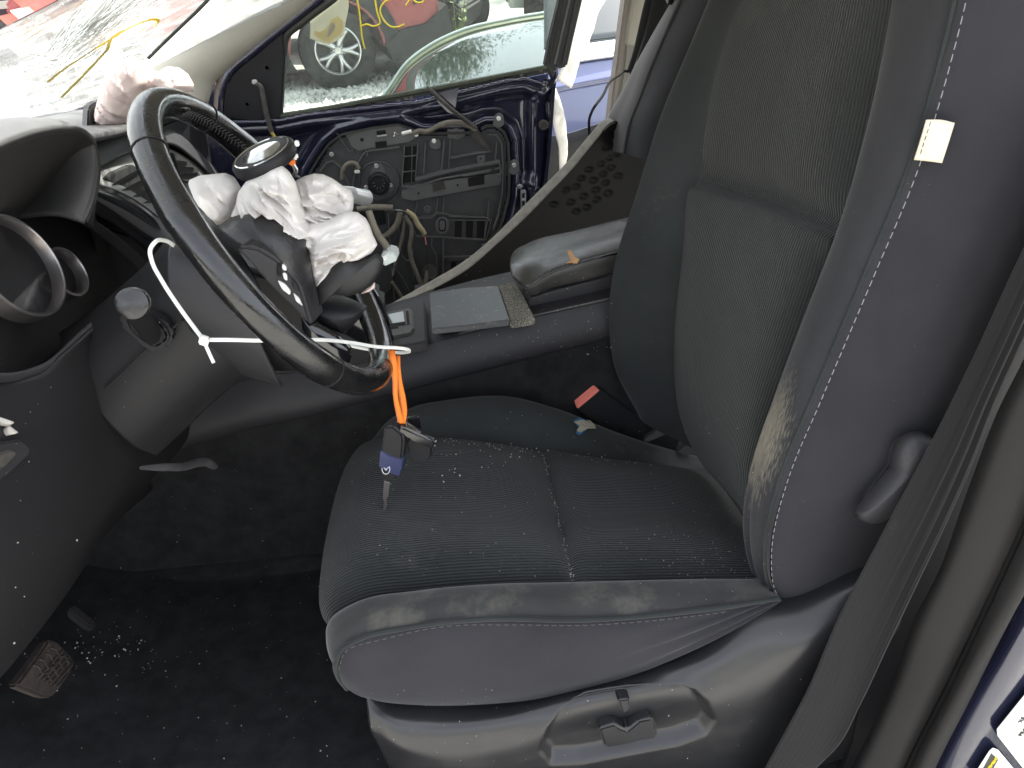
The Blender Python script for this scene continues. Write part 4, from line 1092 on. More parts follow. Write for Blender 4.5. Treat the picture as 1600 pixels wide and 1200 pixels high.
bar('rim_rib', [(762, 210), (776, 211), (784, 225), (786, 258), (785, 300), (779, 335), (771, 358)], 2, DY-.006)
cp('upper_shelf', [(540, 208), (582, 199), (622, 195), (640, 205), (652, 214), (640, 222), (600, 228), (560, 236), (548, 228)], DY-.002)
cp('clip_slot', [(588, 205), (602, 203), (604, 211), (589, 213)], DY-.0035, .004, M_hole, .0005)
bar('slot_lip', [(589, 213), (604, 211)], 2, DY-.008, M_silver)
cp('clip_slot', [(563, 216), (568, 216), (568, 221), (563, 221)], DY-.0035, .004, M_hole, .0005)
cp('clip_slot', [(586, 222), (604, 220), (605, 229), (587, 231)], DY-.0035, .004, M_hole, .0005)
bar('shelf_edge', [(573, 244), (575, 236), (624, 230)], 2, DY-.008, M_mod2)
# ladder grid
bar('grid_rib', [(632, 229), (628, 288)], 1.6); bar('grid_rib', [(653, 226), (649, 282)], 1.6)
for y0 in (244, 268): bar('grid_rib', [(630, y0+1), (651, y0-1)], 1.4)
bar('grid_rib', [(644, 228), (643, 286)], 1.0, DY-.002)
cp('grid_back', [(633, 230), (651, 228), (648, 284), (629, 286)], DY+.001, .004, M_hole, .0005)
bar('grid_rib', [(665, 222), (662, 272)], 1.6); bar('grid_rib', [(694, 219), (690, 268)], 2.4); bar('grid_rib', [(704, 218), (701, 266)], 1.6)
# long bracket rails
bar('rail', [(650, 281), (690, 270), (740, 259), (781, 253)], 5, DY-.016, None, .02)
bar('rail', [(628, 291), (645, 293), (690, 279), (730, 272), (783, 262)], 3, DY-.013, None, .02)
bar('rail', [(704, 247), (740, 240), (766, 236)], 3.4, DY-.013, None, .018)
bar('rail', [(776, 222), (774, 252)], 2, DY-.01)
bar('rail', [(781, 256), (783, 272)], 3, DY-.012)
cp('rail_body', [(628, 296), (690, 283), (783, 270), (781, 289), (720, 300), (645, 314), (626, 310)], DY-.010, .016)
cp('pad', [(675, 288), (692, 281), (697, 295), (677, 300)], DY-.0125, .003, M_dconduit, .0005)
cp('rail_slot', [(731, 279), (757, 273), (757, 288), (732, 292)], DY-.0115, .004, M_hole, .0005)
bar('rail', [(724, 275), (745, 271), (765, 268)], 2.5, DY-.017)
cp('rail_tab', [(745, 243), (758, 241), (758, 254), (746, 256)], DY-.012, .012)
for x, y in ((751, 248), (715, 289), (654, 302), (770, 264)):
    lathe('rivet_hole', [(0, .001), (.0028, .001)], PY(x, y, DY-.0125), (0, -1, 0), M_hole, car, k=12)
lathe('rail_boss', [(.008, 0), (.008, .008), (.003, .008), (.0028, .002), (0, .002)], PY(779, 279, DY-.010), (0, -1, 0), M_mod2, car, k=20)
# window motor with its dished mount
lathe('motor_mount', [(.056, 0), (.054, .003), (.050, .004), (.048, .001), (.034, .001)], PY(592, 283, DY+.002), (0, -1, 0), M_mod, car, k=48)
mo = lathe('window_motor', [(.030, 0), (.029, .012), (.022, .014), (.020, .012), (.012, .012), (.010, .014), (0, .014)], PY(592, 286, DY-.002), (0, -1, 0), M_black, car, k=40)
for a in range(10):
    c_ = PY(592, 286, DY-.0165); an = a*.628
    v, f = tube_vf([c_+RT*math.cos(an)*.011+UP*math.sin(an)*.011, c_+RT*math.cos(an)*.017+UP*math.sin(an)*.017], .0011, 5); mesh_obj('motor_rib', v, f, M_mod2, mo)
cp('motor_arm', [(582, 262), (594, 254), (600, 264), (606, 286), (616, 290), (612, 300), (575, 302), (566, 294), (574, 284)], DY-.001, .01)
bar('mount_rib', [(548, 300), (556, 262), (566, 243), (573, 236)], 2); bar('mount_rib', [(500, 268), (510, 255), (520, 252), (532, 262), (545, 290)], 2)
bar('mount_rib', [(526, 208), (545, 236), (552, 236)], 1.6)
# lower field
bar('field_rib', [(640, 341), (674, 340), (683, 333), (698, 334), (704, 338), (764, 340)], 2.4, DY-.006)
bar('field_rib', [(764, 312), (762, 340), (757, 372)], 1.8); bar('field_rib', [(694, 308), (692, 334)], 2); bar('field_rib', [(684, 309), (682, 333)], 1.4)
bar('field_rib', [(700, 344), (768, 344), (758, 380)], 1.6)
for x0 in (711, 728.5, 745.5): cp('slot', [(x0, 345), (x0+11, 345.5), (x0+10, 372), (x0-1, 372.5)], DY+.0060, .004, M_hole, .001); 
for x0 in (711, 728.5, 745.5): bar('slot_lip', [(x0-1, 373), (x0+9, 373)], 1.6, DY+.003, M_mod2)
ov = [(691+11*math.cos(a), 352+14*math.sin(a)) for a in np.linspace(0, 6.28, 25)[:-1]]
cp('oval_plug', ov, DY-.004, .01)
ov2 = [(691+6*abs(math.cos(a))**.6*np.sign(math.cos(a)), 352+10*abs(math.sin(a))**.6*np.sign(math.sin(a))) for a in np.linspace(0, 6.28, 25)[:-1]]
cp('oval_slot', ov2, DY-.0055, .004, M_hole, .001)
cp('oval_core', [(691+(x-691)*.7, 352+(y-352)*.75) for x, y in ov2], DY-.007, .005, M_mod2, .001)
bar('field_rib', [(648, 362), (650, 370), (690, 371), (768, 376)], 1.6)
bar('field_rib', [(693, 374), (693, 402), (692, 440)], 1.8); bar('field_rib', [(694, 402), (740, 402)], 2.6); bar('field_rib', [(696, 406), (735, 406)], 1.2)
cp('slot', [(705, 410), (713, 409), (712, 424), (704, 426)], DY+.0060, .004, M_hole, .001)
bar('field_rib', [(675, 372), (674, 386), (682, 398), (684, 430)], 1.6)
bar('field_rib', [(622, 350), (628, 400), (634, 408), (640, 408)], 2); bar('field_rib', [(645, 390), (646, 440)], 1.4)
lathe('cup', [(.022, 0), (.021, .004), (.019, 0), (.008, -.003), (0, -.003)], PY(672, 424, DY), (0, -1, 0), M_mod2, car, k=32)
lathe('boss', [(.010, 0), (.010, .006), (.0075, .006), (.007, .002), (.004, .002), (.003, .005), (0, .005)], PY(668, 326, DY+.002), (0, -1, 0), M_mod2, car, k=24)
lathe('boss', [(.013, 0), (.013, .008), (.010, .008), (.009, .003), (.005, .003), (.004, .007), (0, .007)], PY(713, 208, DY), (0, -1, 0), M_mod2, car, k=24)
cp('lock_plate', [(698, 197), (725, 196), (727, 212), (716, 218), (700, 216)], DY-.001)
cp('clip_pad', [(731, 204), (743, 203), (744, 212), (733, 214)], DY-.003, .006, M_dconduit)
lathe('dish', [(.016, .003), (.015, .004), (.010, -.002), (0, -.003)], PY(680, 224, DY+.002), (0, -1, 0), M_mod2, car, k=28)
bar('field_rib', [(652, 315), (648, 338)], 1.4); bar('field_rib', [(606, 335), (612, 420), (616, 470)], 1.6)
cp('dark_recess', [(553, 330), (600, 326), (604, 350), (560, 360)], DY+.004, .004, M_hole)
arc = [(612, 405), (616, 430), (612, 452), (600, 464), (590, 466)]
bar('speaker_ring', arc, 4, DY-.006, M_rubber)
# bolts
for x, y in ((518, 241), (678, 220), (588, 259), (610, 289), (572, 293), (779, 185), (803, 258), (650, 210), (812, 291)):
    dz = -.012 if x in (779, 803, 812) else -.004
    lathe('bolt', [(.0062, 0), (.0060, .0035), (.0048, .0045), (.0032, .0045), (.0028, .0025), (0, .0025)], PY(x, y, DY+dz), (0, -1, 0), M_screw, door, k=16)
for x, y in ((779, 185), (803, 258)):
    plate('bolt_tab', [(x-9, y+12), (x-5, y-6), (x+2, y-9), (x+8, y-4), (x+9, y+10), (x, y+16)], DY-.011, .01, M_mod2, door, .002)
for x, y, r_ in ((836, 155, .010), (849, 195, .013), (840, 297, .009)):
    lathe('grommet', [(r_, 0), (r_, .004), (r_*.7, .006), (r_*.6, .001), (r_*.3, .001), (0, .003)], PY(x, y, DY-.010), (0, -1, 0), M_blue if r_ < .011 else M_dconduit, door, k=24)
lt = plate('latch', [(814, 299), (822, 298), (822, 328), (815, 330)], DY-.014, .02, M_silver, door, .001)
plate('latch_slot', [(816, 302), (820, 301.5), (820, 309), (816, 310)], DY-.0155, .004, M_hole, lt, .0003)
plate('latch_slot', [(816, 314), (820, 313.5), (820, 321), (816, 322)], DY-.0155, .004, M_hole, lt, .0003)
# glass, frame and seals
gp = [(440, 182), (440, 96), (450, 52), (480, 32), (520, 2), (560, -30), (700, -60), (895, -60), (884, -20), (852, 104)]
plate('window_glass', gp, DY+.03, .004, M_win, door, 0)
seal = [(438, 180), (520, 167), (620, 148), (740, 126), (856, 104)]
def strip(name, pts, w, y, m, d=.012):
    P = np.array(pts, float); up_ = [tuple(p-np.array([0, w/2])) for p in P]; dn2 = [tuple(p+np.array([0, w/2])) for p in P][::-1]
    return plate(name, up_+dn2, y, d, m, door, .001)
strip('window_seal', [(x, y+1) for x, y in seal], 5, DY-.002, mat('green seal', (.07, .08, .055), .7, var=(60, .3)), .03)
strip('seal_lip', [(x, y+7) for x, y in seal], 6, DY+.004, M_rubber, .03)
for x, y in ((620, 159), (632, 156), (640, 154), (812, 116), (843, 108)): plate('seal_clip', [(x, y-3), (x+5, y-4), (x+5, y+4), (x, y+5)], DY-.001, .004, M_conduit, door, .0005)
# mirror sail corner, front and rear frame rails
plate('mirror_sail', [(346, 176), (352, 132), (370, 108), (442, 50), (446, 90), (442, 150), (440, 186), (392, 190), (352, 184)], DY-.004, .03, M_black, door, .004)
for x, y in ((417, 106), (386, 163)): lathe('sail_plug', [(.006, 0), (.005, .001), (.004, 0), (0, 0)], PY(x, y, DY-.0045), (0, -1, 0), M_black, door, k=16)
tube('frame_rail', yy([(344, 178), (347, 140), (358, 116), (400, 78), (450, 36), (500, -4), (540, -36)], DY+.005), .011, M_blue, door, k=12, n=60)
tube('frame_rail', yy([(442, 86), (447, 56), (470, 36), (520, -2), (560, -36)], DY+.012), .010, M_rubber, door, k=10, n=50)
tube('pinch_seal', yy([(336, 176), (340, 136), (352, 106), (400, 66), (450, 24), (500, -18)], 1.085), .005, mat('pink grey seal', (.33, .27, .25), .7), door, k=10, n=50)
plate('rear_frame', [(851, 104), (858, 66), (874, 0), (886, -50), (922, -50), (910, 0), (896, 60), (886, 104), (872, 108), (866, 126)], DY-.002, .04, M_rubber, door, .004)
for a, b in (((857, 100), (886, -30)), ((867, 100), (897, -30)), ((878, 102), (906, -30))):
    tube('frame_lip', yy([a, b], DY-.004), .003, M_plas2 if a[0] != 867 else M_mod2, door, k=8, n=2)
# crooked bare flap and strut on the belt
prism('bent_flange', yy([(682, 146), (717, 137), (714, 152), (711, 172), (722, 182), (700, 176), (684, 160)], DY-.012), V3(0, .003, 0), M_blue, door, bevel=.0006)
tube('lock_rod', [PY(667, 135, DY-.02), PY(676, 143, DY-.03)], .002, M_dconduit, door, k=6, n=2)
tube('lock_rod', [PY(672, 140, DY-.03), PY(700, 166, DY-.045), PY(744, 201, DY-.03)], .0055, M_dconduit, door, k=10)
prism('rod_shoe', yy([(740, 198), (748, 204), (768, 236), (760, 234), (736, 214)], DY-.03), V3(0, .02, 0), M_dconduit, door, bevel=.002)
# harness on the door
def cond(px, r_, y, m=None): return tube('conduit', yy(px, y), r_, m or M_conduit, door, k=10)
cond([(398, 130), (406, 134), (411, 150), (415, 172), (420, 192), (424, 206)], .0062, DY-.03, M_dconduit)
cond([(424, 206), (428, 212), (430, 218)], .004, DY-.03, mat('yellow wire', (.45, .36, .08), .6))
box('connector', PY(398, 128, DY-.03), (.012, .012, .010), M_silver, door, bevel=.002)
cond([(644, 209), (655, 205), (664, 206), (690, 195), (715, 192), (733, 197), (744, 204)], [.006, .0075, .006, .0085, .0085, .0075, .006], DY-.03)
tube('cable_end', yy([(628, 209), (643, 205)], DY-.03), .0048, M_white, door, k=10, n=2)
tube('cable_hook', yy([(628, 209), (620, 210), (617, 207), (615, 213), (612, 213)], DY-.03), .0014, M_chrome, door, k=6)
cond([(534, 280), (536, 265), (546, 255), (556, 256), (561, 264)], .006, DY-.02)
box('connector', PY(558, 268, DY-.022), (.014, .010, .008), M_white, door, bevel=.0015)
cond([(558, 327), (585, 324), (614, 325)], [.0075, .0085, .0085], DY-.05)
cond([(625, 332), (620, 350), (608, 364), (594, 374)], [.008, .0085, .007], DY-.045)
cond([(632, 338), (630, 360), (624, 390), (617, 415), (614, 430)], [.0055, .006, .005, .004], DY-.035)
cond([(632, 338), (642, 352), (643, 366), (640, 384), (642, 402), (650, 425), (661, 450)], .0062, DY-.04)
cond([(635, 329), (645, 336), (654, 352), (661, 361), (664, 366)], [.005, .007, .0075, .006], DY-.055, mat('yellow tan tape', (.36, .31, .19), .8, var=(60, .2)))
for w in range(3): tube('wire', yy([(614, 326+w), (622, 330-w), (634, 328+w)], DY-.05), .0013, [M_black, M_conduit, M_silver][w], door, k=5)
tube('wire', yy([(664, 370), (666, 382)], DY-.05), .0016, M_red, door, k=6, n=2)
tube('wire', yy([(666, 382), (668, 405), (668, 423)], DY-.045), .0010, M_black, door, k=6)
cond([(667, 424), (666, 434), (664, 446)], [.003, .007, .007], DY-.04)
cond([(612, 440), (620, 452), (630, 468)], .005, DY-.03)

# connector on its own lead beside the airbag
wc = thing('wire_connector', PY(606, 404, .02), 'pale grey square connector plugged on a tan lead beside the airbag flap', 'connector')
prism('connector_block', yy([(594, 401), (605, 393), (618, 397), (620, 408), (600, 417)], .02), V3(.004, .02, .004), mat('connector grey', (.50, .55, .54), .5), wc, bevel=.0015)
prism('connector_tab', yy([(595, 402), (601, 399), (603, 402), (605, 405), (598, 409)], .018), V3(.002, .008, 0), M_white, wc, bevel=.0006)
tube('lead', [PY(576, 330, .05), PY(584, 352, .05), PY(594, 372, .045), PY(602, 382, .04), PY(606, 396, .03)], .0045, M_conduit, wc, k=10)
tube('wire', [PY(612, 412, .03), PY(626, 430, .10), PY(640, 455, .2)], .0009, M_black, wc, k=5)

# ---------------------------------------------------------------- passenger seat, far pillar, belt loop
ps = thing('seat', (.55, .78, .1), 'grey front passenger seat with stitched bolster seen past the driver backrest', 'car seat')
p0 = yy([(940, 230), (950, 182), (972, 142), (992, 104), (1022, 54), (1054, 0), (1080, -50)], .86)
p1 = yy([(955, 235), (968, 190), (990, 146), (1008, 100), (1034, 46), (1058, 0), (1084, -50)], .78)
p2 = yy([(975, 240), (984, 195), (1002, 150), (1019, 104), (1042, 50), (1064, 0), (1090, -50)], .70)
p3 = yy([(1010, 245), (1020, 195), (1040, 150), (1065, 104), (1090, 50), (1120, 0), (1150, -50)], .60)
p3b = [p+V3(.05, 0, 0) for p in p3]
M_pseat = mat('passenger cloth', (.060, .056, .059), .9, sheen=.3, var=(6, .12), bump=(700, .3, .0008))
grid_obj('backrest', puffed(patch([p0, p1, p2], 60, 24), .01, p=3), M_pseat, ps)
grid_obj('side_panel', puffed(patch([p2, [p+V3(0.01, -.03, 0) for p in p3], p3b], 60, 24), .008, p=3), M_side, ps)
tube('piping', np.asarray(spline(p2, 60))+V3(-.003, -.003, 0), .003, M_pseat, ps, k=8, n=60)
stitches('stitching', np.asarray(spline(p2, 60))+V3(.004, -.006, 0), M_thread_d, ps, L=.006, gap=.004, r=.0007)
prism('headrest', yy([(1036, 8), (1044, -20), (1110, -30), (1104, 6), (1062, 10)], .74), V3(.05, .22, .03), M_black, ps, bevel=.01)
prism('seat_base', [V3(.02, .55, .30), V3(.55, .55, .28), V3(.55, 1.02, .28), V3(.02, 1.02, .30)], V3(0, 0, -.2), M_side, ps, bevel=.03)
fp = thing('far_pillar', PY(960, 100, 1.1), 'cream far side door pillar with its lower trim toned grey as shade beside the passenger seat', 'pillar')
plate('pillar_edge', [(952, 190), (958, 140), (964, 100), (970, 50), (978, -10), (990, -60), (1002, -60), (989, 0), (981, 50), (974, 104), (966, 150), (960, 200)], 1.075, .05, mat('shaded pillar edge', (.30, .27, .24), .7), fp, .004)  # beige tone is the shadowed pillar edge put into colour
plate('pillar_trim', [(976, 71), (984, 20), (988, -10), (998, -60), (1060, -60), (1030, 0), (1008, 60), (1000, 76)], 1.07, .05, M_cream, fp, .005)
plate('lower_trim', [(960, 200), (967, 150), (974, 104), (977, 66), (1003, 70), (1020, 110), (1015, 200)], 1.073, .05, mat('shaded cream trim', (.30, .29, .25), .75, bump=(260, .3)), fp, .005)  # greyer than the lit cream above: shade put into the colour
fbelt = thing('far_seat_belt', PY(1000, 50, 1.02), 'black seat belt hanging down the cream far pillar', 'seat belt')
ribbon('webbing', yy([(1016, -30), (1004, 14), (996, 50), (988, 84), (979, 112)], 1.03), yy([(1040, -30), (1022, 14), (1010, 50), (998, 84), (987, 114)], 1.02), M_belt, fbelt, bow=.004)
ribbon('webbing', yy([(1022, -30), (1016, 14), (1008, 50), (997, 86), (992, 104)], .99), yy([(1055, -30), (1046, 10), (1028, 50), (1008, 84), (996, 104)], .98), M_belt, fbelt, bow=.004)
M_cable = mat('matt black cable', (.010, .010, .010), .9, spec=.1)
cl_ = thing('cable_loop', PY(950, 170, .9), 'thin bent black cable loop sticking up behind the leaning trim panel', 'cable')
tube('cable', [PY(982, 112, 1.0), PY(978, 111, 1.0), PY(968, 117, .98), PY(954, 127, .95), PY(942, 149, .9), PY(925, 174, .85), PY(921, 185, .83), PY(921, 215, .80)], .0032, M_cable, cl_, k=8)
tube('cable', [PY(985, 112, .995), PY(990, 124, .98), PY(990, 152, .92), PY(986, 163, .88), PY(976, 180, .82), PY(968, 193, .80)], .0032, M_cable, cl_, k=8)
# white side curtain airbag hanging behind the open door edge
ca = thing('curtain_airbag', PY(890, 120, 1.22), 'white deployed side curtain cloth hanging beside the passenger door', 'airbag')
c0 = yy([(898, -60), (892, 20), (885, 70), (876, 118), (872, 126)], 1.21); c1 = yy([(1010, -60), (946, 0), (924, 55), (908, 95), (893, 138)], 1.26)
grid_obj('curtain', wrinkle(patch([c0, c1], 40, 16), .008, 18, 3), M_cloth_w, ca, thick=.004)
c0 = yy([(864, 132), (864, 160), (866, 190), (872, 220), (876, 260), (874, 285)], 1.215); c1 = yy([(870, 138), (877, 160), (884, 200), (887, 230), (886, 255), (880, 275)], 1.23)
grid_obj('curtain', wrinkle(patch([c0, c1], 40, 10), .006, 18, 5), M_cloth_w, ca, thick=.004)
# paper note on the passenger glass and marker writing
pn = thing('paper_note', PY(500, 45, DY+.026), 'yellowed torn paper note stuck to the passenger window glass', 'paper')
plate('paper', [(484, 28), (500, 16), (543, -14), (545, 10), (540, 36), (538, 54), (526, 64), (513, 70), (498, 66), (484, 60), (485, 44)], DY+.0265, .0015, cloth_mat('yellowed paper', (.95, .93, .80), ((30, .3, .002),), .8), pn, .0004)
plate('paper_stain', [(492, 48), (500, 50), (510, 44), (518, 30), (528, 25), (536, 32), (537, 42), (533, 54), (522, 60), (514, 68), (498, 60), (490, 54)], DY+.0255, .0008, cloth_mat('water stain', (.88, .82, .60), ((30, .3, .002),), .8), pn, .0002)
plate('paper_patch', [(517, 36), (521, 35), (522, 38), (526, 38), (522, 46), (514, 58), (510, 60), (512, 50)], DY+.0249, .0006, cloth_mat('paper patch', (.92, .89, .74), ((30, .3, .002),), .7), pn, .0002)
wr = thing('window_writing', PY(590, 20, DY+.027), 'mirrored yellow marker letters handwritten on the passenger window', 'writing')
for pts in ([(557, -8), (561, 16), (564, 40), (566, 60), (570, 76)], [(585, -8), (589, 18), (593, 38), (584, 41), (572, 38), (563, 42)],
            [(612, -2), (600, 4), (594, 16), (600, 32), (612, 42), (622, 42), (632, 38)], [(634, 9), (640, 0), (646, -6)], [(644, -2), (652, 4), (660, 3), (664, -3)]):
    tube('marker_stroke', yy(pts, DY+.0275), .0042, M_paint_y, wr, k=8, flat=.5)

# ---------------------------------------------------------------- near side: belt, pillar trim, door jamb
sbelt = thing('near_seat_belt', (.62, -.33, .3), 'broad black seat belt webbing running diagonally past the driver seat and pillar', 'seat belt')
e0 = [(1150, 1290, -.345), (1197, 1199, -.340), (1230, 1140, -.337), (1262, 1079, -.335), (1311, 966, -.330), (1371, 850, -.322), (1422, 754, -.315), (1465, 673, -.310), (1500, 602, -.306), (1530, 540, -.304), (1570, 452, -.302), (1640, 300, -.30), (1700, 150, -.29)]
e1 = [(1225, 1290, -.350), (1277, 1199, -.346), (1307, 1169, -.344), (1345, 1100, -.342), (1387, 1011, -.338), (1440, 900, -.330), (1484, 808, -.323), (1524, 716, -.318), (1556, 632, -.314), (1590, 556, -.312), (1625, 480, -.310), (1690, 340, -.308), (1760, 170, -.30)]
E0, E1 = spline(yy(e0), 80), spline(yy(e1), 80)
G = np.stack([E0*(1-t)+E1*t for t in np.linspace(0, 1, 25)], 0)
N = normals(G)
for j in range(80):
    for i in range(25):
        t = i/24; w = np.clip((j-22)/30, 0, 1)
        G[i, j] += N[i, j]*(.0014*w*math.cos(t*math.pi*9)*(1 if .3 < t < .95 else .2) + .004*math.sin(math.pi*t))
grid_obj('webbing', G, M_belt, sbelt, thick=.0016)
np_ = thing('near_pillar', (.66, -.40, .0), 'warm grey lower pillar and sill trim along the right edge of the photo', 'pillar')
b0 = yy([(1290, 1290), (1332, 1199), (1397, 1060), (1431, 962), (1465, 897), (1500, 800), (1521, 741), (1560, 640), (1600, 560), (1660, 420), (1740, 230)], -.345)
b1 = yy([(1312, 1290), (1356, 1199), (1420, 1060), (1456, 962), (1490, 890), (1526, 800), (1548, 741), (1588, 640), (1628, 560), (1690, 420), (1770, 230)], -.385)
b2 = yy([(1360, 1290), (1400, 1199), (1462, 1060), (1500, 980), (1540, 900), (1575, 820), (1600, 760), (1640, 670), (1680, 580), (1740, 440), (1820, 250)], -.398)
b3 = yy([(1376, 1290), (1414, 1199), (1478, 1072), (1520, 985), (1560, 900), (1596, 820), (1620, 760), (1660, 670), (1700, 580), (1760, 440), (1840, 250)], -.396)
M_tr = M_trim
grid_obj('pillar_trim', patch([b0, b1, b2, b3], 80, 40), M_tr, np_, thick=.004)
g0 = yy([(1380, 1290), (1418, 1199), (1482, 1072), (1524, 985), (1564, 900), (1600, 820), (1624, 760), (1664, 670), (1704, 580), (1764, 440), (1844, 250)], -.390)
tube('trim_joint', g0, .0045, M_hole, np_, k=8, n=80)
d0 = yy([(1384, 1290), (1422, 1199), (1486, 1072), (1528, 985), (1568, 900), (1604, 820), (1628, 760), (1668, 670), (1708, 580), (1768, 440), (1848, 250)], -.398)
d1 = yy([(1404, 1290), (1440, 1199), (1502, 1078), (1544, 1000), (1584, 930), (1622, 850), (1648, 780), (1690, 690), (1730, 600), (1790, 460), (1870, 270)], -.416)
d2 = yy([(1425, 1290), (1462, 1199), (1521, 1082), (1556, 1010), (1602, 921), (1640, 860), (1670, 790), (1712, 700), (1752, 610), (1812, 470), (1892, 280)], -.402)
grid_obj('weather_seal', puffed(patch([d0, d1, d2], 80, 20), .003, pu=False), M_tr, np_, thick=.004)
plate('inner_shadow_panel', [(1270, 1320), (1330, 1160), (1366, 970), (1415, 860), (1480, 720), (1545, 600), (1600, 470), (1680, 280), (1760, 100), (2000, 100), (2000, 600), (1700, 1000), (1560, 1320)], -.300, .01, M_black, np_, .002)  # dark sheet added to close the bright gap behind the belt
jb = thing('door_jamb', (.70, -.43, .1), 'dark blue painted door jamb with two stickers at the bottom right corner', 'door jamb')
j0 = yy([(1415, 1310), (1455, 1199), (1512, 1085), (1560, 1000), (1610, 905), (1680, 770)], -.392)
j1 = yy([(1440, 1310), (1480, 1199), (1536, 1090), (1584, 1000), (1630, 920), (1700, 790)], -.405)
j2 = yy([(1520, 1310), (1545, 1199), (1590, 1110), (1630, 1040), (1680, 960), (1740, 850)], -.412)
j3 = yy([(1700, 1310), (1700, 1199), (1720, 1110), (1740, 1040), (1780, 960), (1840, 850)], -.415)
grid_obj('jamb_panel', puffed(patch([j0, j1, j2, j3], 60, 40), .004, pu=False), M_blue, jb, thick=.004)
YJ = -.424
st1 = prism('sticker', yy([(1559, 1150), (1558, 1140), (1600, 1088), (1640, 1040), (1700, 1130), (1660, 1196), (1620, 1228)], YJ), V3(0, .001, 0), M_label, jb, bevel=.0004)
lr = PY(1640, 1048, YJ)-PY(1566, 1140, YJ); lu = -(PY(1610, 1205, YJ)-PY(1560, 1146, YJ))
text('sticker_text', 'XS', PY(1597, 1125, YJ-.0008), lr, lu, .008, M_ink, st1)
text('sticker_text', 'FRONT GAUR', PY(1612, 1128, YJ-.0008), lr, lu, .0075, M_ink, st1)
text('sticker_text', '67K/TRIBR', PY(1622, 1140, YJ-.0008), lr, lu, .0075, M_ink, st1)
st2 = prism('sticker', yy([(1520, 1215), (1546, 1174), (1552, 1169), (1560, 1172), (1600, 1220), (1570, 1260)], YJ), V3(0, .001, 0), M_label, jb, bevel=.0004)
prism('sticker_print', yy([(1534, 1205), (1549, 1177), (1560, 1187), (1546, 1212)], YJ-.0004), V3(0, .0006, 0), M_ink, st2, bevel=0)
text('sticker_text', 'GEMENT', PY(1551, 1193, YJ-.001), PY(1560, 1186, YJ)-PY(1545, 1206, YJ), PY(1549, 1178, YJ)-PY(1556, 1192, YJ), .006, M_yel, st2)

# far side of the cabin: cowl side ahead of the door and the sill under it
tag(prism('cowl_side', [V3(-1.1, 1.17, -.1), V3(-1.1, 1.17, .70), V3(-.62, 1.17, .77), V3(-.37, 1.17, .80), V3(-.30, 1.17, .74), V3(-.24, 1.17, .60), V3(-.22, 1.17, -.1)], V3(0, .05, 0), M_blue, bevel=.004), kind='structure')
tag(prism('far_sill', [V3(-1.1, 1.06, -.12), V3(-1.1, 1.06, .10), V3(2.0, 1.06, .10), V3(2.0, 1.06, -.12)], V3(0, .16, 0), M_plas2, bevel=.01), kind='structure')
tag(prism('far_rear_side', [V3(.62, 1.24, -.1), V3(.58, 1.24, .58), V3(2.0, 1.24, .62), V3(2.0, 1.24, -.1)], V3(0, .05, 0), M_plas2, bevel=.004), kind='structure')
# ---------------------------------------------------------------- footwell items
fr_ = thing('foot_rest', PX(70, 1045, -.46), 'rust dusted foot rest pad with triangular tread in the dark footwell', 'foot rest')
ol = [(24, 1072), (55, 1030), (76, 999), (90, 1002), (118, 1031), (116, 1042), (101, 1068), (82, 1090), (70, 1090)]
prism('pad', [PX(*p, -.46) for p in ol], V3(-.02, .01, -.01), mat('dusty rubber', (.035, .026, .022), .85, var=(80, .5)), fr_, bevel=.004)
M_tread = mat('tread', (.036, .029, .025), .85, var=(80, .4))
lst = []
for i in range(5):
    a = (58+i*7, 1028-i*8+i*3); 
    P = [(52+i*9, 1040-i*9)]
    for k in range(8): P.append((52+i*9+ (k+1)*7, 1040-i*9+(k+1)*5+(4 if k % 2 else -4)))
    P = [p for p in P if sdf(np.array([p], float), np.array(ol, float))[0] > 2]
    if len(P) > 2: lst.append(tube_vf([PX(x, y, -.4585) for x, y in P], .0016, 5))
for i in range(8):
    P = [(60+i*6, 1064-k*4-abs(4-i)+(i*2)) for k in range(12)]
    P = [(x+k*3.4, y) for k, (x, y) in enumerate(P)]
    P = [p for p in P if sdf(np.array([p], float), np.array(ol, float))[0] > 2]
    if len(P) > 2: lst.append(tube_vf([PX(x, y, -.4585) for x, y in P], .0014, 5))
v, f = join_vf(lst); tag(mesh_obj('tread', v, f, M_tread, fr_), kind='stuff')
bp_ = prism('brake_pedal', [PX(*p, -.5) for p in [(108, 950), (118, 944), (152, 972), (148, 980), (138, 978), (112, 958)]], V3(-.015, .01, -.02), M_plas2, bevel=.003)
tag(bp_, 'dark brake pedal pad deep in the shadowed footwell', 'pedal')
rl = tube('release_handle', [PX(222, 731, -.31), PX(258, 730, -.30), PX(288, 729, -.295), (PX(306, 724, -.29)), PX(320, 722, -.285), PX(334, 728, -.285)], [.004, .008, .0085, .0085, .010, .008], mat('grey handle', (.075, .07, .075), .6, var=(20, .2)), k=12, flat=.7)
tag(rl, 'curved grey release handle below the knee panel in the footwell', 'handle')

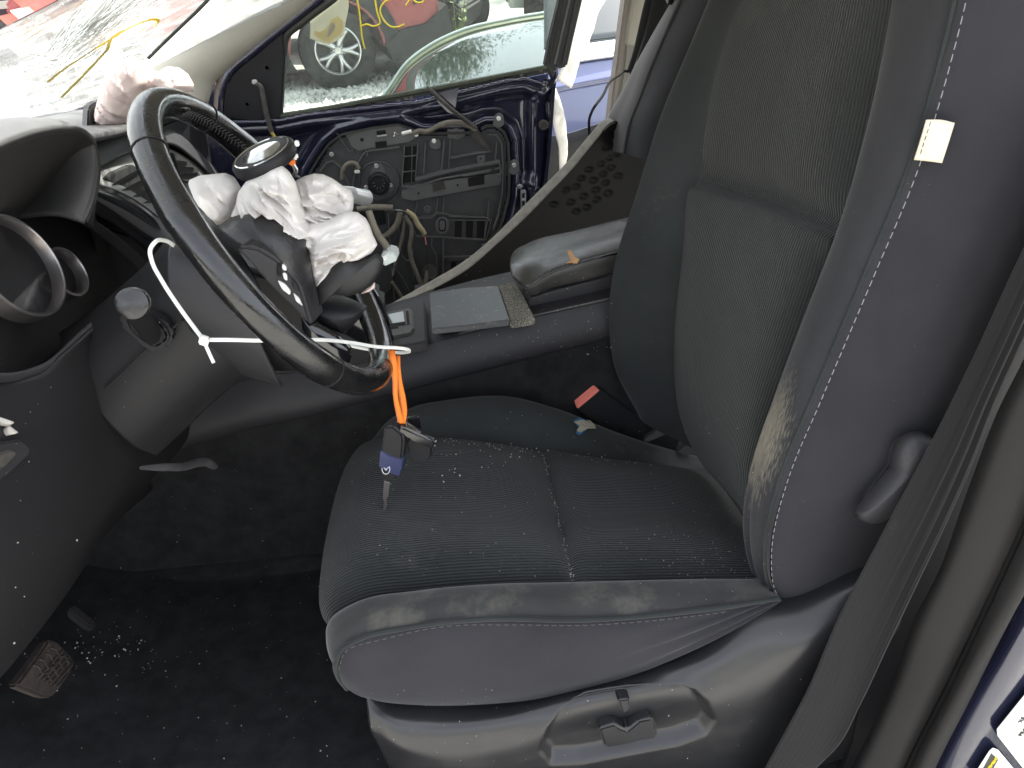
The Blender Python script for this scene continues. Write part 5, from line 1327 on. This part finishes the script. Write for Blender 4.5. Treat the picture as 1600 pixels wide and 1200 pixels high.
# ---------------------------------------------------------------- grit: broken glass crumbs on seat, floor and console
ico = [V3(*p) for p in ((0, 0, 1), (.9, 0, .3), (-.3, .9, .2), (-.6, -.7, .1), (.2, -.1, -.9))]
icf = [(0, 1, 2), (0, 2, 3), (0, 3, 1), (4, 2, 1), (4, 3, 2), (4, 1, 3)]
from mathutils.bvhtree import BVHTree
bpy.context.view_layer.update()
def bvh_of(objs):
    V_, F2 = [], []
    for o in objs:
        k = len(V_); M_ = np.array(ORG[o])
        V_ += [tuple(np.array(v.co[:])+M_) for v in o.data.vertices]; F2 += [tuple(i+k for i in p.vertices) for p in o.data.polygons]
    return BVHTree.FromPolygons(V_, F2)
targets = [o for o in SC.objects if o.type == 'MESH' and (o.parent in (seat, con, dash, col, tp_) or o.name.startswith('car_floor'))]
bv = bvh_of(targets)
rng = random.Random(11); V, F_ = [], []
def crumb(px, py, s):
    r_ = ray(px, py); h = bv.ray_cast(Vector(CAM), Vector(r_/np.linalg.norm(r_)), 4)
    if h[0] is None: return
    n_ = np.array(h[1]); 
    if np.dot(n_, r_) > 0: n_ = -n_
    c = np.array(h[0])+n_*s*.3; k = len(V)
    Rm = Matrix.Rotation(rng.uniform(0, 6.3), 3, 'Z') @ Matrix.Rotation(rng.uniform(0, 6.3), 3, 'X')
    sc = s*np.array([rng.uniform(.6, 1.3) for _ in range(3)])
    for p in ico: V.append(c+np.array(Rm @ Vector(p*sc)))
    F_.extend(tuple(i+k for i in q) for q in icf)
for _ in range(260): crumb(rng.uniform(530, 1180), rng.uniform(640, 900), rng.choice([.0004, .0005, .0007, .0010]))
for _ in range(150): crumb(rng.gauss(1105, 40), rng.gauss(850, 40), rng.choice([.0004, .0006, .0008]))
for _ in range(90):
    t = rng.random(); crumb(848+t*47+rng.gauss(0, 1.5), 708+t*200+rng.gauss(0, 2), rng.choice([.0006, .0009, .0012]))
for _ in range(110):
    t = rng.random()**1.3; crumb(690+t*330+rng.gauss(0, 2), 687+t*40+rng.gauss(0, 3), rng.choice([.0006, .0010, .0015]))
for _ in range(26): crumb(rng.gauss(790, 40), rng.gauss(715, 10), rng.choice([.001, .0016]))
for _ in range(14): crumb(rng.gauss(705, 12), rng.gauss(735, 14), rng.choice([.0008, .0016]))
for _ in range(80): crumb(rng.gauss(190, 60), rng.gauss(1020, 25), rng.choice([.0008, .0011, .0020]))
for _ in range(120): crumb(rng.uniform(0, 520), rng.uniform(830, 1190), rng.choice([.0005, .0008, .0014]))
for _ in range(40): crumb(rng.uniform(0, 420), rng.uniform(430, 860), rng.choice([.0004, .0005, .0008]))
for _ in range(90): crumb(rng.uniform(580, 1300), rng.uniform(1060, 1190), rng.choice([.0004, .0006, .0009]))
for _ in range(100): crumb(rng.uniform(680, 960), rng.uniform(420, 560), rng.choice([.0008, .0010, .0016]))
for _ in range(80): crumb(rng.uniform(980, 1500), rng.uniform(200, 1000), rng.choice([.0003, .0004]))
tag(mesh_obj('glass_crumbs', V, F_, M_crumb, smooth=False), 'scattered pale crumbs of broken glass and grit on the driver seat, console and floor', 'debris', kind='stuff')
# peeling blue and white chip on the far bolster
def on(px, py, up_=.001):
    r_ = ray(px, py); h = bv.ray_cast(Vector(CAM), Vector(r_/np.linalg.norm(r_)), 4)
    n_ = np.array(h[1]); n_ = n_ if np.dot(n_, r_) < 0 else -n_
    return np.array(h[0])+n_*up_
ch = thing('paint_chip', on(914, 664), 'small blue and white crusty chip stuck on the far seat bolster by the buckle', 'debris')
def blob(name, pts, m, up_): 
    P = [on(x, y, up_) for x, y in pts]; c = np.mean(P, 0); return prism(name, P, (c-on(*np.mean(pts, 0), 0))*-1, m, ch, bevel=.0004)
blob('blue_flake', [(896, 657), (905, 653), (915, 657), (921, 661), (916, 672), (906, 680), (900, 677), (903, 668)], mat('blue flake', (.03, .16, .33), .5), .0012)
blob('white_crust', [(897, 660), (908, 657), (922, 656), (926, 663), (937, 664), (930, 670), (918, 670), (907, 676), (901, 673), (906, 666)], mat('crust', (.55, .52, .42), .9, var=(400, .4)), .0022)

# dry leaf on the armrest lid
lf = [on(x, y, .003) for x, y in [(887, 394), (893, 393), (899, 404), (906, 407), (902, 411), (893, 412), (885, 413), (892, 408)]]
tag(prism('dry_leaf', lf, V3(0, .001, -.0016), mat('dry leaf', (.46, .26, .12), .8, var=(120, .3)), bevel=0), 'small curled tan dry leaf on the black armrest', 'leaf')
# ---------------------------------------------------------------- salvage yard outside
M_tyre = mat('tyre rubber', (.030, .030, .029), .8, var=(12, .2), dust=(30, .6, .85, (.12, .115, .10), .4))
M_alloy = mat('alloy wheel', (.62, .62, .62), .28, metal=.7)
M_clad = mat('black cladding', (.016, .016, .017), .6, var=(8, .2))
M_maroon = mat('red paint', (.26, .035, .037), .35, coat=.6, var=(3, .15), dust=(12, .55, .8, (.30, .2, .18), .4))
M_redp = mat('faded red paint', (.42, .06, .05), .35, coat=.5, var=(3, .2))
M_dkp = mat('dark slate paint', (.028, .034, .042), .25, coat=.8)
M_grp = mat('grey paint', (.18, .19, .18), .35, coat=.5)
M_slv = mat('pale silver paint', (.45, .50, .46), .2, metal=.3, coat=1)
M_glass = mat('car glass', (.012, .018, .016), .03, spec=.9, coat=1)
M_lamp = mat('red lamp', (.55, .03, .04), .2, coat=.8)
def ground_pt(x, y): return V3(x, y, gz(x, y))
GU = V3(0, -GN, 1); GU /= np.linalg.norm(GU)
def yard_frame(origin, ang):
    X = V3(math.cos(ang), math.sin(ang), 0); X -= GU*np.dot(X, GU); X /= np.linalg.norm(X)
    return origin, X, np.cross(GU, X), GU
def loc(fr, x, y, z): return fr[0]+fr[1]*x+fr[2]*y+fr[3]*z
def wheel(parent, fr, x, y, r=.35, side=-1, spokes=5, dish=M_alloy, w=.22, steer=0):
    c = loc(fr, x, y, r); ax = fr[2]*side
    if steer: ax = ax*math.cos(steer)+fr[1]*math.sin(steer)
    ty = lathe('wheel', [(r*.55, -w), (r*.93, -w), (r, -w*.85), (r, -.03), (r*.975, -.008), (r*.90, 0), (r*.68, .006), (r*.605, -.004), (r*.595, -.02)], c, ax, M_tyre, parent, k=48, hint=fr[1])
    lathe('rim', [(r*.605, -.03), (r*.605, .0), (r*.570, .003), (r*.545, -.012), (r*.53, -.09)], c, ax, dish, ty, k=48, hint=fr[1])
    lathe('brake_disc', [(r*.42, -.085), (r*.42, -.075), (0, -.075)], c, ax, mat('disc', (.12, .10, .09), .5, metal=.6), ty, k=32, hint=fr[1])
    lathe('wheel_well', [(r*.60, -.12), (0, -.12)], c, ax, M_hole, ty, k=24, hint=fr[1])
    a, b, n_ = axes(ax, fr[1])
    for s in range(spokes):
        t0 = 2*math.pi*s/spokes+.3
        for d in (-.17, .17):
            e0 = a*math.cos(t0)+b*math.sin(t0); e1 = a*math.cos(t0+d*1.35)+b*math.sin(t0+d*1.35)
            p0 = c+e0*r*.10+n_*(-.012); p1 = c+(e0*.6+e1*.4)*r*.30+n_*(-.006); p2 = c+e1*r*.55+n_*(-.012)
            v, f = tube_vf(spline([p0, p1, p2], 8), np.linspace(.044, .033, 8), 8, .55); mesh_obj('spoke', v, f, dish, ty)
        e = a*math.cos(t0+.6)+b*math.sin(t0+.6); lathe('lug_nut', [(.011, -.01), (.011, .004), (0, .004)], c+e*r*.17+n_*.001, ax, M_dconduit, ty, k=10)
    lathe('hub_cap', [(r*.20, -.02), (r*.19, -.004), (r*.10, .003), (r*.09, .008), (0, .009)], c, ax, dish, ty, k=24, hint=fr[1])
    return ty
def arch(cx, r, n=12, z0=.28):
    """points of a wheel arch from right to left, cut upward"""
    a0 = math.asin(min(.95, (z0-.35)/r)) if abs(z0-.35) < r else -.2
    return [(cx+r*math.cos(t), .35+r*math.sin(t)) for t in np.linspace(a0, math.pi-a0, n)]
def body(parent, fr, prof, width, m, name='body', y0=0, tuck=.0, bevel=.03):
    P = [loc(fr, x, y0, z) for x, z in prof]
    return prism(name, P, fr[2]*width, m, parent, bevel=bevel, seg=3)
def sidepatch(parent, fr, name, prof, m, y=-.012, d=.02, bevel=.006):
    return prism(name, [loc(fr, x, y, z) for x, z in prof], fr[2]*d, m, parent, bevel=bevel)

# maroon SUV across the gap, rear end toward the right
dSUV = 7.25
o_ = PD(537, 143, dSUV); o_[2] = gz(o_[0], o_[1])
k_ = 140; 
fr = yard_frame(o_, math.radians(10))
suv = thing('parked_suv', o_, 'maroon SUV with grey cladding and silver alloy wheel beyond the passenger window', 'car')
WB = 2.05
prof = [(1.02, .42)]+[(.98, .70), (1.0, .95), (.92, 1.12), (.70, 1.62), (.50, 1.70), (-1.0, 1.72), (-1.5, 1.55), (-1.85, 1.12), (-2.5, .98), (-2.66, .84), (-2.60, .66), (-2.68, .55), (-2.60, .36)]+[(-WB-.42*math.cos(t), .35+.42*math.sin(t)) for t in np.linspace(0, math.pi, 10)]+[(-1.6, .30), (-.46, .30)]+[(0-.44*math.cos(t), .35+.44*math.sin(t)) for t in np.linspace(0, math.pi, 12)]
body(suv, fr, prof, 1.75, M_maroon)
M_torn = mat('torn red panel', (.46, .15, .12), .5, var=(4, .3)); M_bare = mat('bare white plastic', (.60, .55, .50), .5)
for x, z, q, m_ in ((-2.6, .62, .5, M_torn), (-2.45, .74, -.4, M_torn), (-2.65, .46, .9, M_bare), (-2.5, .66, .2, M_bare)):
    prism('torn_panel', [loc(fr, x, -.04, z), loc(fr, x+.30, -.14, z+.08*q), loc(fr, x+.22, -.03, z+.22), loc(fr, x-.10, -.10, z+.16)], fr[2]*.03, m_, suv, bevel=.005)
sidepatch(suv, fr, 'front_bumper', [(-2.68, .28), (-2.60, .52), (-2.5, .48), (-2.48, .24)], M_clad, -.03, 1.7)
ring = [(0-.60*math.cos(t), .36+.60*math.sin(t)) for t in np.linspace(-.10, math.pi+.0, 16)]+[(0+.46*math.cos(t), .35+.46*math.sin(t)) for t in np.linspace(0, math.pi+.1, 14)]
sidepatch(suv, fr, 'arch_cladding', ring, M_clad, -.03, .04)
sidepatch(suv, fr, 'rear_bumper', [(.44, .40), (.60, .52), (.84, .56), (.98, .66), (1.06, .72), (1.10, .50), (1.05, .30), (.50, .24)], M_clad, -.035, 1.8)
sidepatch(suv, fr, 'sill_cladding', [(-1.55, .20), (-.40, .20), (-.55, .52), (-.62, .80), (-.9, .74), (-1.5, .40)], M_clad, -.025, .03)
sidepatch(suv, fr, 'tail_lamp', [(.74, .72), (.84, .76), (.94, .86), (.92, .94), (.78, .88)], M_clad, -.02, .05)
sidepatch(suv, fr, 'rear_lamp', [(.80, .76), (.88, .78), (.91, .84), (.86, .86)], M_lamp, -.035, .03)
sidepatch(suv, fr, 'side_window', [(-1.75, 1.15), (.55, 1.15), (.42, 1.60), (-1.35, 1.62)], M_glass, -.008, .02)
wheel(suv, fr, 0, .04, .36); wheel(suv, fr, -WB, .02, .36, steer=.3)
tube('exhaust_pipe', [loc(fr, .75, -.02, .20), loc(fr, .88, -.04, .33), loc(fr, 1.0, -.04, .30), loc(fr, 1.08, 0, .16)], .025, M_silver, suv, k=10)
lathe('tyre', [(.20, -.1), (.33, -.1), (.36, -.05), (.36, 0), (.33, .02), (.22, .02), (.20, 0)], loc(fr, 1.02, 1.0, .34), fr[1]*.8-fr[2]*.6, M_tyre, suv, k=36)

# slate car behind it, its rear corner with a red reflector
o2 = PD(700, 78, 9.0); o2[2] = gz(o2[0], o2[1])
f2_ = yard_frame(o2, math.radians(-14))
sl = thing('parked_hatchback', o2, 'dark slate car rear corner with red bumper reflector behind the maroon SUV', 'car')
body(sl, f2_, [(.10, .35), (.16, .62), (.10, .95), (-.2, 1.40), (-.6, 1.46), (-2.2, 1.44), (-2.9, .98), (-3.7, .85), (-3.8, .30)], 1.7, M_dkp, bevel=.06)
sidepatch(sl, f2_, 'bumper', [(.14, .25), (.20, .50), (.10, .58), (-.75, .56), (-.8, .22)], M_clad, -.03, 1.76, .03)
sidepatch(sl, f2_, 'reflector', [(-.34, .40), (-.02, .40), (0, .52), (-.10, .55), (-.30, .52)], M_lamp, -.05, .04)
sidepatch(sl, f2_, 'side_window', [(-2.1, 1.0), (-.3, 1.0), (-.5, 1.36), (-1.9, 1.36)], M_glass, -.01, .02)
wheel(sl, f2_, -1.25, .04, .33)
# grey pickup with silver step and a white wheel
o3 = PD(725, 58, 10.4); o3[2] = gz(o3[0], o3[1])
f3_ = yard_frame(o3, math.radians(-4))
pk = thing('grey_pickup', o3, 'grey pickup with pale side step and white front wheel near the top of window', 'truck')
body(pk, f3_, [(-.9, .40), (-.5, .42), (-.45, .80), (.45, .80), (.55, .42), (4.0, .40), (4.0, 1.0), (2.6, 1.05), (2.5, 1.7), (1.1, 1.7), (.6, 1.15), (-.9, 1.0)], 1.8, M_grp, bevel=.05)
sidepatch(pk, f3_, 'side_step', [(.62, .36), (2.3, .36), (2.3, .48), (.62, .48)], M_slv, -.10, .14, .02)
sidepatch(pk, f3_, 'side_window', [(1.0, 1.12), (2.35, 1.12), (2.3, 1.6), (1.3, 1.6)], M_glass, -.01, .02)
wheel(pk, f3_, 0, .03, .37, spokes=5, dish=mat('white wheel', (.75, .75, .73), .4)); wheel(pk, f3_, 3.2, .03, .37)
# big treaded tyre beside the step
o4 = PD(842, 30, 9.6); o4[2] = gz(o4[0], o4[1])
tt = thing('truck_tyre', o4, 'upright black treaded truck tyre at the top right of passenger window', 'tyre')
f4_ = yard_frame(o4, math.radians(80))
lathe('tyre_body', [(.24, -.17), (.40, -.18), (.44, -.14), (.45, 0), (.44, .14), (.40, .18), (.24, .17)], loc(f4_, 0, 0, .45), f4_[2], M_tyre, tt, k=48)
lst = []
for i in range(40):
    a_ = 2*math.pi*i/40; e = f4_[1]*math.cos(a_)+f4_[3]*math.sin(a_); e2 = f4_[1]*math.cos(a_+.10)+f4_[3]*math.sin(a_+.10)
    c_ = loc(f4_, 0, 0, .45)
    lst.append(tube_vf([c_+e*.452+f4_[2]*.02, c_+e2*.448+f4_[2]*.13], .014, 5)); lst.append(tube_vf([c_+e*.452-f4_[2]*.02, c_+e2*.448-f4_[2]*.13], .014, 5))
v, f = join_vf(lst); tag(mesh_obj('tread', v, f, M_tyre, tt), kind='stuff')

# pale silver saloon close beside the passenger door: glass and bonnet mirror the sky
sv = thing('silver_saloon', PY(760, 120, 2.6), 'pale silver car close outside with rounded glass mirroring sky and trees', 'car')
r0 = yy([(560, 190), (600, 150), (638, 98), (670, 74), (720, 50), (790, 33), (880, 18), (980, 0)], 3.35)
r1 = yy([(565, 205), (606, 160), (645, 110), (680, 84), (730, 60), (800, 42), (880, 30), (980, 12)], 3.25)
r1 = [a*.5+b*.5 for a, b in zip(r0, r1)]
r2 = yy([(570, 230), (615, 180), (655, 128), (700, 104), (750, 84), (810, 68), (880, 58), (980, 45)], 2.95)
r3 = yy([(575, 300), (620, 260), (670, 200), (720, 175), (760, 160), (820, 145), (890, 135), (980, 120)], 2.35)
r4 = [p+V3(0, -.05, -.25) for p in r3]; r5 = [V3(p[0], 2.28, gz(p[0], 2.3)+.2) for p in r3]
grid_obj('roof_rail', puffed(patch([r0, r1], 60, 10), .006), mat('mossy trim', (.09, .10, .055), .5, var=(9, .4)), sv, thick=.01)
tube('highlight_strip', [p+V3(0, -.01, .006) for p in r0], .010, M_slv, sv, k=8)  # pale tube built in place of the highlight along the outer edge
grid_obj('windscreen', puffed(patch([[p+V3(0, 0, -.004) for p in r1], r2, r3], 70, 40), .03), M_glass, sv)
grid_obj('flank', patch([r3, r4, r5], 50, 16), M_slv, sv)
prism('body', [V3(p[0], 3.38, p[2]-.05) for p in r0]+[V3(1.2, 3.38, .2), V3(-.3, 3.38, .2)], V3(0, .05, 0), M_slv, sv, bevel=.01)
lathe('wheel', [(.18, -.2), (.30, -.2), (.32, -.15), (.32, -.02), (.29, 0), (.2, 0), (0, -.03)], V3(.2, 2.26, gz(.2, 2.26)+.32), (0, -1, 0), M_tyre, sv, k=36)

# blue car showing through the gap behind the door edge
bl = thing('blue_car', PY(915, 150, 2.0), 'light blue car flank with body crease seen between door edge and far pillar', 'car')
q0 = yy([(850, 78), (890, 72), (930, 66), (975, 60), (1040, 52)], 2.10); q1 = yy([(850, 100), (890, 95), (930, 89), (975, 83), (1040, 74)], 2.02)
q2 = yy([(850, 142), (890, 134), (930, 126), (975, 118), (1040, 108)], 1.97); q2b = yy([(850, 147), (890, 139), (930, 131), (975, 123), (1040, 113)], 1.985)
q3 = yy([(850, 215), (890, 208), (930, 195), (975, 185), (1040, 175)], 1.97)
q4 = yy([(850, 260), (890, 240), (915, 228), (975, 215), (1040, 200)], 1.99)
grid_obj('door_panel', patch([q1, q2, q2b, q3], 40, 50, linear=True), M_bluebody, bl, thick=.01)
grid_obj('belt_line', patch([q0, [p+V3(0, -.005, .004) for p in q1]], 40, 8), mat('white blue paint', (.45, .50, .66), .3, coat=1), bl, thick=.01)
grid_obj('sill', patch([q3, q4, [V3(p[0], 2.05, gz(p[0], 2.0)+.1) for p in q4]], 40, 12), M_clad, bl, thick=.01)
q5 = yy([(850, -60), (890, -60), (930, -60), (975, -60), (1040, -60)], 2.35)
grid_obj('side_window', patch([q0, q5], 30, 10), M_glass, bl, thick=.006)
tube('window_trim', [p+V3(0, -.012, -.004) for p in q1], .006, M_chrome, bl, k=8)

# dark bonnet of another vehicle at the very top left
o6 = PD(20, 30, 8.5); o6[2] = gz(o6[0], o6[1])
f6_ = yard_frame(o6, math.radians(50))
dk6 = thing('dark_van', o6, 'dark van with white stripe at the top left corner beyond the windscreen', 'van')
body(dk6, f6_, [(-1.6, .35), (-1.6, 1.5), (-1.2, 1.9), (2.6, 1.9), (2.7, .35)], 1.8, M_dkp, bevel=.06)
sidepatch(dk6, f6_, 'stripe', [(-1.6, .62), (2.6, .62), (2.6, .70), (-1.6, .70)], M_slv, -.02, .03)
wheel(dk6, f6_, -.9, .03, .34); wheel(dk6, f6_, 1.8, .03, .34)

# weeds growing out of the gravel
M_leaf = mat('weed leaf', (.12, .17, .04), .6, var=(30, .4)); M_leafy = mat('dry weed leaf', (.22, .20, .05), .6, var=(30, .4))
rng = random.Random(21)
def weed(base, h, n, label, m):
    t_ = thing('weed', base, label, 'plant', 'weeds growing in the yard gravel')
    st_l, lf_l = [], []
    for i in range(n):
        a_ = rng.uniform(0, 6.28); lean = rng.uniform(.05, .35); hh = h*rng.uniform(.6, 1)
        top_ = base+V3(math.cos(a_)*lean*hh, math.sin(a_)*lean*hh, hh)
        P = spline([base, (base+top_)/2+V3(0, 0, hh*.08), top_], 8); st_l.append(tube_vf(P, np.linspace(.007, .003, 8), 5))
        for k in range(9):
            p = P[1+k*6//9+(k > 7)]; b = rng.uniform(0, 6.28); L = rng.uniform(.04, .10)
            d = V3(math.cos(b), math.sin(b), rng.uniform(.0, .6)); s_ = np.cross(d, V3(0, 0, 1)); s_ /= np.linalg.norm(s_)
            lf_l.append(([p, p+d*L*.5+s_*L*.22, p+d*L, p+d*L*.5-s_*L*.22, p+d*L*.5+V3(0, 0, -.006)], [(0, 1, 2, 3), (0, 4, 2), (0, 3, 4), (4, 1, 2)][:1]))
    v, f = join_vf(st_l); mesh_obj('stem', v, f, M_leaf, t_)
    v, f = join_vf(lf_l); tag(mesh_obj('foliage', v, f, m, t_, smooth=False), kind='stuff')
for (px, py, d, h, n, lab, m) in ((715, 62, 8.6, .75, 9, 'tall leafy green weed in front of the white truck wheel', M_leaf), (768, 48, 8.2, .35, 9, 'bushy yellow green weed below the pickup side step', M_leafy),
                                  (690, 72, 7.8, .16, 6, 'low yellow weed on gravel beside the slate car bumper', M_leafy), (748, 50, 7.9, .14, 6, 'tiny yellow weed between white wheel and silver car', M_leafy), (50, 165, 4.2, .14, 7, 'small yellow green weed in gravel seen through the cracked windscreen', M_leafy)):
    b = PD(px, py, d); b[2] = gz(b[0], b[1])-.01; weed(b, h, n, lab, m)

# stones lying loose on the yard where the windows show it close
rs = np.random.RandomState(5); SV, SF = [], []
def hit_ground(px, py):
    r_ = ray(px, py); n_ = V3(0, -GN, 1); o0 = V3(0, .4, -.33)
    t = np.dot(o0-CAM, n_)/np.dot(r_, n_); return CAM+r_*t if 0 < t < 30 else None
spots = [(rs.uniform(440, 660), rs.uniform(118, 185)) for _ in range(2600)]+[(rs.uniform(630, 780), rs.uniform(40, 125)) for _ in range(900)]+[(rs.uniform(-10, 220), rs.uniform(60, 215)) for _ in range(2600)]
octa = np.array([(1, 0, 0), (-1, 0, 0), (0, 1, 0), (0, -1, 0), (0, 0, 1), (0, 0, -1)], float)
of = [(0, 2, 4), (2, 1, 4), (1, 3, 4), (3, 0, 4), (2, 0, 5), (1, 2, 5), (3, 1, 5), (0, 3, 5)]
for x, y in spots:
    p = hit_ground(x, y)
    if p is None: continue
    s = rs.uniform(.014, .045); k = len(SV)
    R_ = Matrix.Rotation(rs.uniform(0, 6), 3, 'Z') @ Matrix.Rotation(rs.uniform(0, 6), 3, 'X')
    for q in octa*rs.uniform(.6, 1.2, 3): SV.append(p+V3(0, 0, s*.25)+np.array(R_ @ Vector(q))*s)
    SF += [tuple(i+k for i in f) for f in of]
tag(mesh_obj('gravel_stones', SV, SF, mat('white stone', (.62, .61, .56), .8, var=(3, .35)), smooth=True), 'loose white gravel stones covering the salvage yard ground', 'gravel', kind='stuff')
# trees at the edge of the yard, mirrored in the silver car's glass
M_fol = mat('tree foliage', (.05, .085, .025), .6, var=(2, .4)); M_bark = mat('bark', (.10, .08, .06), .9, bump=(20, .6, .02))
def tree(b, h, label, seed):
    rr = np.random.RandomState(seed); t_ = thing('yard_tree', b, label, 'tree')
    top_ = b+V3(.3, .2, h*.8); tube('trunk', [b-V3(0, 0, .2), (b+top_)/2+V3(.15, 0, 0), top_], [.22, .15, .05], M_bark, t_, k=10)
    ends = []
    for i in range(16):
        z = rr.uniform(.35, .8)*h; a_ = rr.uniform(0, 6.28); L = rr.uniform(.18, .36)*h*(1.1-z/h*.6)
        s0_ = b+V3(.15, .1, z); e = s0_+V3(math.cos(a_)*L, math.sin(a_)*L, L*rr.uniform(.2, .7))
        tube('limb', [s0_, (s0_+e)/2+V3(0, 0, .1), e], [.06, .04, .015], M_bark, t_, k=6); ends += [e, (s0_+e)/2]
    C_ = np.array(ends); Vq, Fq = [], []
    cc = C_[rr.randint(0, len(C_), 9000)]+rr.normal(0, h*.055, (9000, 3))
    d1 = rr.normal(0, 1, (9000, 3)); d1 /= np.linalg.norm(d1, axis=1, keepdims=True); d2 = np.cross(d1, rr.normal(0, 1, (9000, 3))); d2 /= np.linalg.norm(d2, axis=1, keepdims=True)
    s = rr.uniform(.05, .11, (9000, 1)); q = np.stack([cc-d1*s, cc-d2*s*.5, cc+d1*s, cc+d2*s*.5], 1).reshape(-1, 3)
    mesh_obj('crown', q, np.arange(36000).reshape(-1, 4).tolist(), M_fol, t_, smooth=False)['kind'] = 'stuff'
tree(ground_pt(-2, 17), 9, 'broad green tree at the yard edge left of the taller one', 3)
tree(ground_pt(5, 20), 10.5, 'taller green tree at the yard edge behind the pickup', 8)
